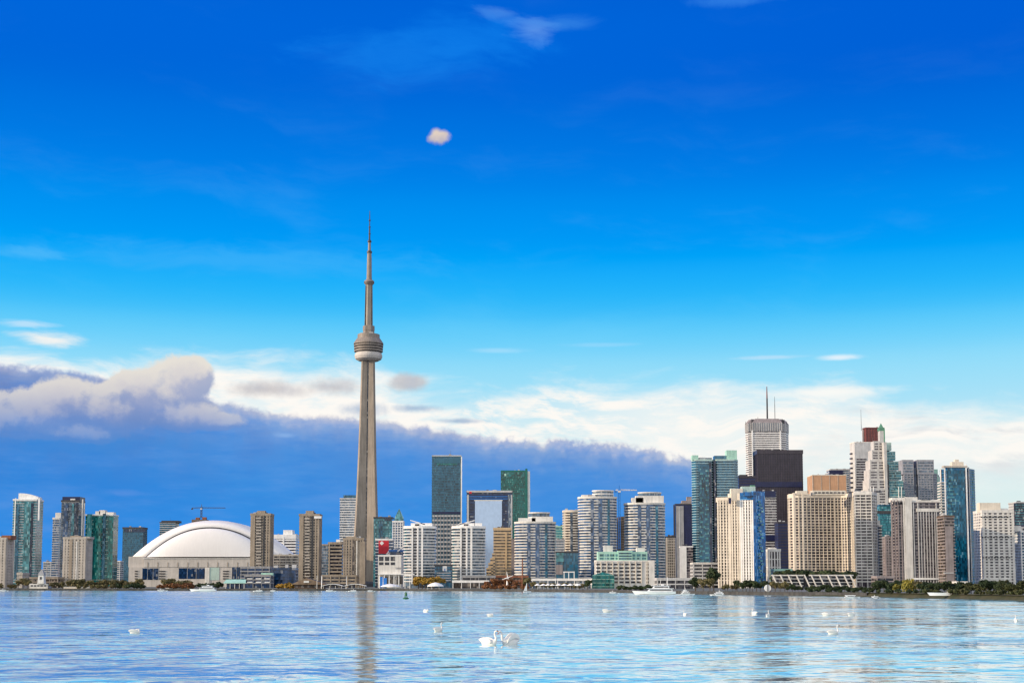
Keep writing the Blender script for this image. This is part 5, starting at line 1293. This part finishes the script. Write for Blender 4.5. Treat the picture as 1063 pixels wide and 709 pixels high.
def slip():
    # white upturned hull / slipway on the eastern bank
    px = 967; Y = shore_y(985) + 1.5; k = Y / F; x = XG(px, Y); R = thing('beached_boat', 'long white boat drawn up on the grassy bank below the brown block', 'boat', (x + 12 * k, Y, GZ + .1), math.pi - .12)
    link('hull', hull_me(26 * k, 3.4 * k, 1.3 * k), 'hull_white', R); box('thwart', -3 * k, -2 * k, -1.6 * k, 1.6 * k, 1.15 * k, 1.45 * k, 'off_white', R); box('cabin', -9 * k, -4 * k, -1.1 * k, 1.1 * k, 1.1 * k, 2.5 * k, 'off_white', R)
slip()
def buoy():
    x, Y = G(421.3, 621.5); R = thing('buoy', 'dark green channel buoy floating off the white condo', 'buoy', (x, Y, 0)); k = Y / F
    lathe('float', [(.5 * k, -.5 * k), (3.0 * k, -.2 * k), (3.1 * k, .9 * k), (2.4 * k, 1.4 * k), (.8 * k, 1.6 * k)], 'buoy_green', R, 20)
    for i in range(4): a = math.pi / 2 * i + .4; tube('leg', (1.6 * k * math.cos(a), 1.6 * k * math.sin(a), 1.4 * k), (.7 * k * math.cos(a), .7 * k * math.sin(a), 6.4 * k), .26 * k, 'buoy_green', R, n=6)
    lathe('target', [(1.1 * k, 3.2 * k), (1.4 * k, 3.3 * k), (1.2 * k, 6.2 * k), (.9 * k, 6.4 * k)], 'buoy_green', R, 10); lathe('lamp', [(.5 * k, 6.4 * k), (.55 * k, 7.4 * k), (.1 * k, 8.0 * k)], 'buoy_green', R, 10)
buoy()

# ------------------------------------------------------------------ trees
def crown_me(kind, seed):
    r = np.random.default_rng(seed)
    V = []; Fc = []
    if kind == 'willow': lobes = [(0, 0, 4.4, 3.2, 2.4)] + [(2.3 * math.cos(a), 2.3 * math.sin(a), 3.4 + .6 * math.sin(3 * a), 1.5, 2.3) for a in np.arange(0, 6.28, .7)]
    elif kind == 'bush': lobes = [(r.uniform(-2, 2), r.uniform(-1.4, 1.4), r.uniform(1.2, 2.4), r.uniform(1.0, 1.6), r.uniform(.9, 1.4)) for _ in range(7)]
    else: lobes = [(0, 0, 5.6, 2.3, 2.2)] + [(r.uniform(-2.3, 2.3), r.uniform(-2.3, 2.3), r.uniform(3.4, 7.2), r.uniform(1.0, 1.8), r.uniform(.9, 1.6)) for _ in range(9)]
    N = 620 if kind != 'bush' else 360
    w = np.array([l[3] ** 2 for l in lobes]); w /= w.sum()
    for i in range(N):
        l = lobes[r.choice(len(lobes), p=w)]
        d = r.normal(size=3); d /= np.linalg.norm(d); rad = r.uniform(.55, 1.08)
        c = np.array([l[0] + d[0] * l[3] * rad, l[1] + d[1] * l[3] * rad, l[2] + d[2] * l[4] * rad])
        if c[2] < .3: c[2] = .3 + r.uniform(0, .5)
        s_ = r.uniform(.25, .55); nrm = d + r.normal(size=3) * .6; nrm /= np.linalg.norm(nrm)
        a = np.cross(nrm, r.normal(size=3)); a /= np.linalg.norm(a); b = np.cross(nrm, a)
        if kind == 'willow': b = b * .5 + np.array([0, 0, -.9])
        k = len(V); el = r.uniform(.6, 1.0)
        V += [tuple(c + (-a - b * el) * s_), tuple(c + (a * .8 - b * el * 1.1) * s_), tuple(c + (a + b * el) * s_), tuple(c + (-a * .7 + b * el * .9) * s_)]
        Fc.append((k, k + 1, k + 2, k + 3))
    return me_from(V, Fc)
def trunk_me(kind, seed):
    r = random.Random(seed); bm = bmesh.new()
    def add(p, q, a, b):
        me = tube_me(p, q, a, b, 7); bm.from_mesh(me); bpy.data.meshes.remove(me)
    h = 3.4 if kind != 'bush' else 1.0
    add((0, 0, -.3), (.1, 0, h), .28 if kind != 'bush' else .12, .18 if kind != 'bush' else .08)
    for i in range(5):
        a = 2 * math.pi * i / 5 + r.uniform(-.3, .3); q = 1.7 if kind != 'bush' else .9
        add((.1, 0, h * (.7 + .06 * i)), (q * math.cos(a), q * math.sin(a), h + (2.2 if kind != 'bush' else .9) * r.uniform(.6, 1.1)), .11, .04)
    me = bpy.data.meshes.new('trunk'); bm.to_mesh(me); bm.free(); return me
LIB = {}
HT = {'tree': 8.3, 'willow': 7.0, 'bush': 3.6}
def tree(px, hpx, mat, label, group, kind='tree', dy=9, wide=1.0, name=None):
    key = (kind, mat, random.randrange(3))
    if key not in LIB:
        c = crown_me(kind, hash(str(key)) % 1000 if False else (len(LIB) * 37 + 5)); c.materials.append(MATS[mat])
        q = trunk_me(kind, len(LIB)); q.materials.append(MATS['bark']); LIB[key] = (c, q)
    Y = shore_y(px) + dy; s_ = hpx * Y / F / HT[kind]
    R = thing(name or {'tree': 'broadleaf_tree', 'willow': 'willow_tree', 'bush': 'shrub'}[kind], label, 'shrub' if kind == 'bush' else 'tree', (XG(px, Y), Y, GZ), random.uniform(0, 6.28), group)
    R.scale = (s_ * wide, s_ * wide, s_)
    link('crown', LIB[key][0], None, R); link('trunk', LIB[key][1], None, R)
def trow(px0, px1, n, h0, h1, mat, label, group, kind='tree', dy0=6, dy1=22, wide=1.0):
    for i in range(n):
        px = px0 + (px1 - px0) * (i + .5 + random.uniform(-.3, .3)) / n
        tree(px, random.uniform(h0, h1), mat, label, group, kind, random.uniform(dy0, dy1), wide * random.uniform(.9, 1.25))
trow(0, 18, 3, 4, 6, 'leaf_olive', 'olive shore shrub at the western end below the tan block', 'shrubs at the western end', 'bush')
trow(17, 30, 3, 8, 11, 'leaf_olive', 'brownish tree beside the lighthouse monument pavilion', 'trees west of the monument')
trow(50, 66, 4, 6, 9, 'leaf_olive', 'low olive tree between the monument and the tan slab block', 'trees east of the monument')
trow(68, 132, 14, 7, 10, 'leaf_olive', 'low olive tree in the row below the tan slab and green tower', 'row of olive trees below the green tower')
trow(124, 150, 6, 7, 10, 'leaf_olive', 'olive tree at the western foot of the dome', 'trees at the western foot of the dome')
trow(168, 198, 8, 7, 11, 'leaf_olive', 'brown-green tree below the blue windows of the dome', 'trees below the dome windows')
trow(64, 134, 10, 3.5, 6, 'leaf_olive', 'low brown bush under the olive tree row before the tan slab block', 'bushes under the olive row', 'bush', 4, 8)
trow(122, 152, 5, 4, 7, 'leaf_dark', 'low dark bush at the western foot of the dome', 'bushes by the dome', 'bush', 4, 8)
trow(164, 200, 6, 4, 6.5, 'leaf_rust', 'russet bush below the blue dome windows', 'russet bushes by the dome', 'bush', 4, 8)
trow(200, 232, 4, 5, 7, 'leaf_dark', 'dark shrub behind the two-deck tour boat', 'shrubs behind the tour boat', 'bush')
trow(288, 304, 4, 5, 7, 'leaf_gold', 'small golden shrub before the deep blue mirrored block', 'golden shrubs by the boathouse', 'bush')
trow(432, 456, 6, 11, 14, 'leaf_gold', 'golden autumn tree beside the large white domed tent', 'golden trees by the white tent', wide=1.1)
trow(505, 545, 7, 8, 12, 'leaf_rust', 'rust red autumn tree around the windmill sculpture', 'rust trees by the sculpture')
trow(499, 552, 8, 3.5, 5.5, 'leaf_rust', 'low rust coloured shrub on the quay below the brick warehouse', 'rust shrubs on the quay', 'bush', 3, 6)
tree(546, 12, 'leaf_olive', 'round olive tree just east of the very tall ship mast', None)
trow(552, 608, 13, 5, 8, 'leaf_olive', 'small olive tree among the white promenade parasols', 'olive trees among the parasols')
tree(610, 11, 'leaf_dark', 'dark round tree beside the green atrium', None)
trow(640, 676, 6, 4, 6, 'leaf_dark', 'dark shrub at the base of the terminal wall', 'shrubs under the terminal', 'bush')
tree(722, 14, 'leaf_dark', 'big dark round tree before the pale banded podium', None, wide=1.3); tree(730, 12, 'leaf_olive', 'olive tree just east of the big dark round one', None)
tree(741, 24, 'leaf_dark', 'tallest dark tree beside the cream and blue condo', None, dy=30, wide=.7); tree(737, 13, 'leaf_olive', 'brownish tree at the foot of the tallest dark tree', None)
trow(750, 766, 4, 6, 9, 'leaf_olive', 'brownish tree at the foot of the cream ribbed condo', 'trees below the cream condo')
trow(764, 796, 8, 8, 12, 'leaf_dark', 'dark green tree below the bright blue glass side', 'dark trees below the blue glass side')
trow(799, 816, 4, 8, 12, 'leaf_olive', 'olive tree just east of the white round marker', 'olive trees by the round marker')
trow(816, 912, 26, 5, 8.5, 'leaf_dark', 'dark tree in the belt in front of the raking concrete frame', 'dark belt before the hotel podium')
trow(806, 884, 12, 17, 19, 'leaf_dark', 'dark rooftop garden tree along the top of the raking frame', 'dark trees above the hotel podium', dy0=640, dy1=665, wide=1.3)
trow(908, 936, 8, 10, 14, 'leaf_dark', 'dark tree below the hotel terraces', 'dark trees below the hotel terraces')
tree(931, 10.5, 'leaf_willow', 'small yellow-green tree beside the big yellow willow', None, dy=5); tree(944, 15.5, 'leaf_willow', 'bright yellow willow in front of the ribbed apartment tower', None, 'willow', 5, 1.0)
tree(954, 13, 'leaf_olive', 'olive tree leaning against the yellow willow', None)
trow(956, 1000, 12, 9.5, 14, 'leaf_dark', 'dark tree below the brown block and blue glass tower', 'dark trees below the blue tower')
trow(1002, 1024, 6, 10, 14, 'leaf_green', 'olive tree below the wide pale apartment slab', 'olive trees below the pale slab')
trow(1018, 1050, 8, 11, 16, 'leaf_dark', 'dark tree below the eastern half of the pale apartment slab', 'dark trees below the pale slab')
trow(1042, 1075, 8, 11, 16, 'leaf_green', 'olive shore tree at the extreme eastern end', 'olive trees at the eastern end')
trow(838, 962, 16, 3.5, 5.5, 'leaf_dark', 'low dark bush on the grass bank below the two hotel slabs', 'bushes below the hotel slabs', 'bush', 2, 4)
trow(960, 1070, 16, 4, 7, 'leaf_green', 'low scrubby bush along the eastern grass bank', 'bushes along the eastern bank', 'bush', 3, 6)

# ------------------------------------------------------------------ swans
def swan(px, py, label, pose='upright', rz=0.0, k=1.0, plump=1.0):
    """mute swan afloat, facing +X before turning"""
    x, Y = G(px, py)
    R = thing('swan', label, 'swan', (x, Y, 0), rz, 'swans on the lake'); R.scale = (k, k, k)
    bm = bmesh.new()
    def ell(c, r, ry=0.0, seg=20):
        m4 = Matrix.Translation(c) @ Matrix.Rotation(ry, 4, 'Y') @ Matrix.Diagonal((*r, 1)); bmesh.ops.create_uvsphere(bm, u_segments=seg, v_segments=12, radius=1, matrix=m4)
    ell((0, 0, .12), (.56, .27, .24 * plump)); ell((-.38, 0, .22), (.34, .19, .12), .35); ell((.34, 0, .17), (.26, .2, .2), -.3)
    if pose == 'upright': neck = [(.42, 0, .22, .10), (.54, 0, .34, .08), (.55, 0, .50, .062), (.47, 0, .66, .052), (.44, 0, .80, .047), (.49, 0, .91, .046), (.57, 0, .945, .055)]; tip = (.80, 0, .90)
    elif pose == 'bowed': neck = [(.42, 0, .22, .10), (.56, 0, .34, .085), (.62, 0, .50, .068), (.62, 0, .68, .058), (.66, 0, .84, .053), (.75, 0, .91, .05), (.83, 0, .86, .055)]; tip = (.95, 0, .70)
    elif pose == 'low': neck = [(.42, 0, .22, .10), (.58, 0, .30, .08), (.68, 0, .30, .06), (.80, 0, .24, .05), (.90, 0, .17, .05)]; tip = (1.05, 0, .08)
    else: neck = [(.40, 0, .26, .11), (.46, 0, .40, .08), (.38, 0, .50, .062), (.22, .06, .50, .055), (.06, .10, .44, .055)]; tip = (-.10, .13, .38)
    pts = [Vector(p[:3]) for p in neck]
    for i in range(len(neck) - 1):
        for j in range(6):
            u = j / 6; c = pts[i].lerp(pts[i + 1], u); r_ = 1.22 * (neck[i][3] * (1 - u) + neck[i + 1][3] * u)
            bmesh.ops.create_icosphere(bm, subdivisions=2, radius=r_, matrix=Matrix.Translation(c))
    h = pts[-1]; dirn = (Vector(tip) - h).normalized()
    bmesh.ops.create_icosphere(bm, subdivisions=2, radius=.064, matrix=Matrix.Translation(h)); bmesh.ops.create_icosphere(bm, subdivisions=2, radius=.05, matrix=Matrix.Translation(h + dirn * .06))
    me = bpy.data.meshes.new('body'); bm.to_mesh(me); bm.free()
    o = link('body', me, 'feather', R)
    rm = o.modifiers.new('join', 'REMESH'); rm.mode = 'VOXEL'; rm.voxel_size = .022; rm.use_smooth_shade = True
    sm_ = o.modifiers.new('soft', 'SMOOTH'); sm_.factor = .6; sm_.iterations = 4
    tube('beak', h + dirn * .07, Vector(tip), .034, 'beak_orange', R, .014, 8)
    bmesh_ = bmesh.new(); bmesh.ops.create_icosphere(bmesh_, subdivisions=2, radius=.036, matrix=Matrix.Translation(h + dirn * .085 + Vector((0, 0, .03)))); m2 = bpy.data.meshes.new('brow'); bmesh_.to_mesh(m2); bmesh_.free(); link('brow_knob', m2, 'black', R)
    up = Vector((0, 0, 1)); side = dirn.cross(up).normalized()
    for s_ in (-1, 1):
        b2 = bmesh.new(); bmesh.ops.create_icosphere(b2, subdivisions=1, radius=.012, matrix=Matrix.Translation(h + dirn * .04 + side * .055 * s_ + up * .015)); m3 = bpy.data.meshes.new('eye'); b2.to_mesh(m3); b2.free(); link('eye', m3, 'black', R)
        rings = []
        lift = .30 if plump > 1.3 else .06
        for i in range(9):
            u = i / 8; cx_ = .34 - 1.08 * u; half = .19 * math.sin(math.pi * min(1, .12 + u * .88)) ** .7 + .01
            zc = .22 + lift * math.sin(math.pi * u) + .14 * u; yy = s_ * (.255 - .16 * u * u)
            rings.append([(cx_, yy + s_ * .035 * math.cos(a), zc + half * (.9 + .5 * lift) * math.sin(a)) for a in [2 * math.pi * q / 10 for q in range(10)]])
        link('wing', loft_me(rings, True, True), 'feather', R)
swan(507.5, 669.5, 'white swan with upright neck facing its partner, bow to bow', 'upright', -.55, 1.2, 1.15)
swan(529.5, 669, 'white swan with arched wings and bowed head facing its upright partner', 'bowed', math.pi + .5, 1.2, 1.75)
swan(455, 655.5, 'lone swan swimming with a tall neck just west of the swan pair', 'upright', .9, .95)
swan(140, 657.5, 'solitary swan preening far to the west below the dome', 'preen', .3, .85, 1.2)
swan(442, 635, 'small distant swan beyond the lone tall-necked swan, near the buoy', 'preen', 2.6, .85, 1.3)
swan(509, 639.5, 'distant swan resting low on the water beyond the swan pair', 'preen', .1, .8)
swan(630, 635.5, 'distant swan with lowered neck off the green-topped terminal', 'low', .15, 1.15)
swan(711, 638.5, 'faint distant swan off the near-black slab tower', 'upright', 1.9, .7)
swan(783, 637.5, 'distant swan with raised neck off the cream condo, nearer the shore of two', 'upright', 2.2, .9); swan(797, 640, 'distant swan with raised neck off the round marker, farther from shore of two', 'upright', 1.2, 1.0)
swan(858, 639, 'distant swan feeding low off the grid-faced hotel', 'low', 0, 1.05); swan(884, 639, 'distant plump swan off the pale banded hotel slab', 'preen', .4, 1.05, 1.3)
swan(865, 658.5, 'swan with a tall neck swimming alone below the two hotel swans', 'upright', .3, .95)
swan(1055, 645, 'swan with raised neck near the extreme eastern end', 'upright', 1.4, .85)
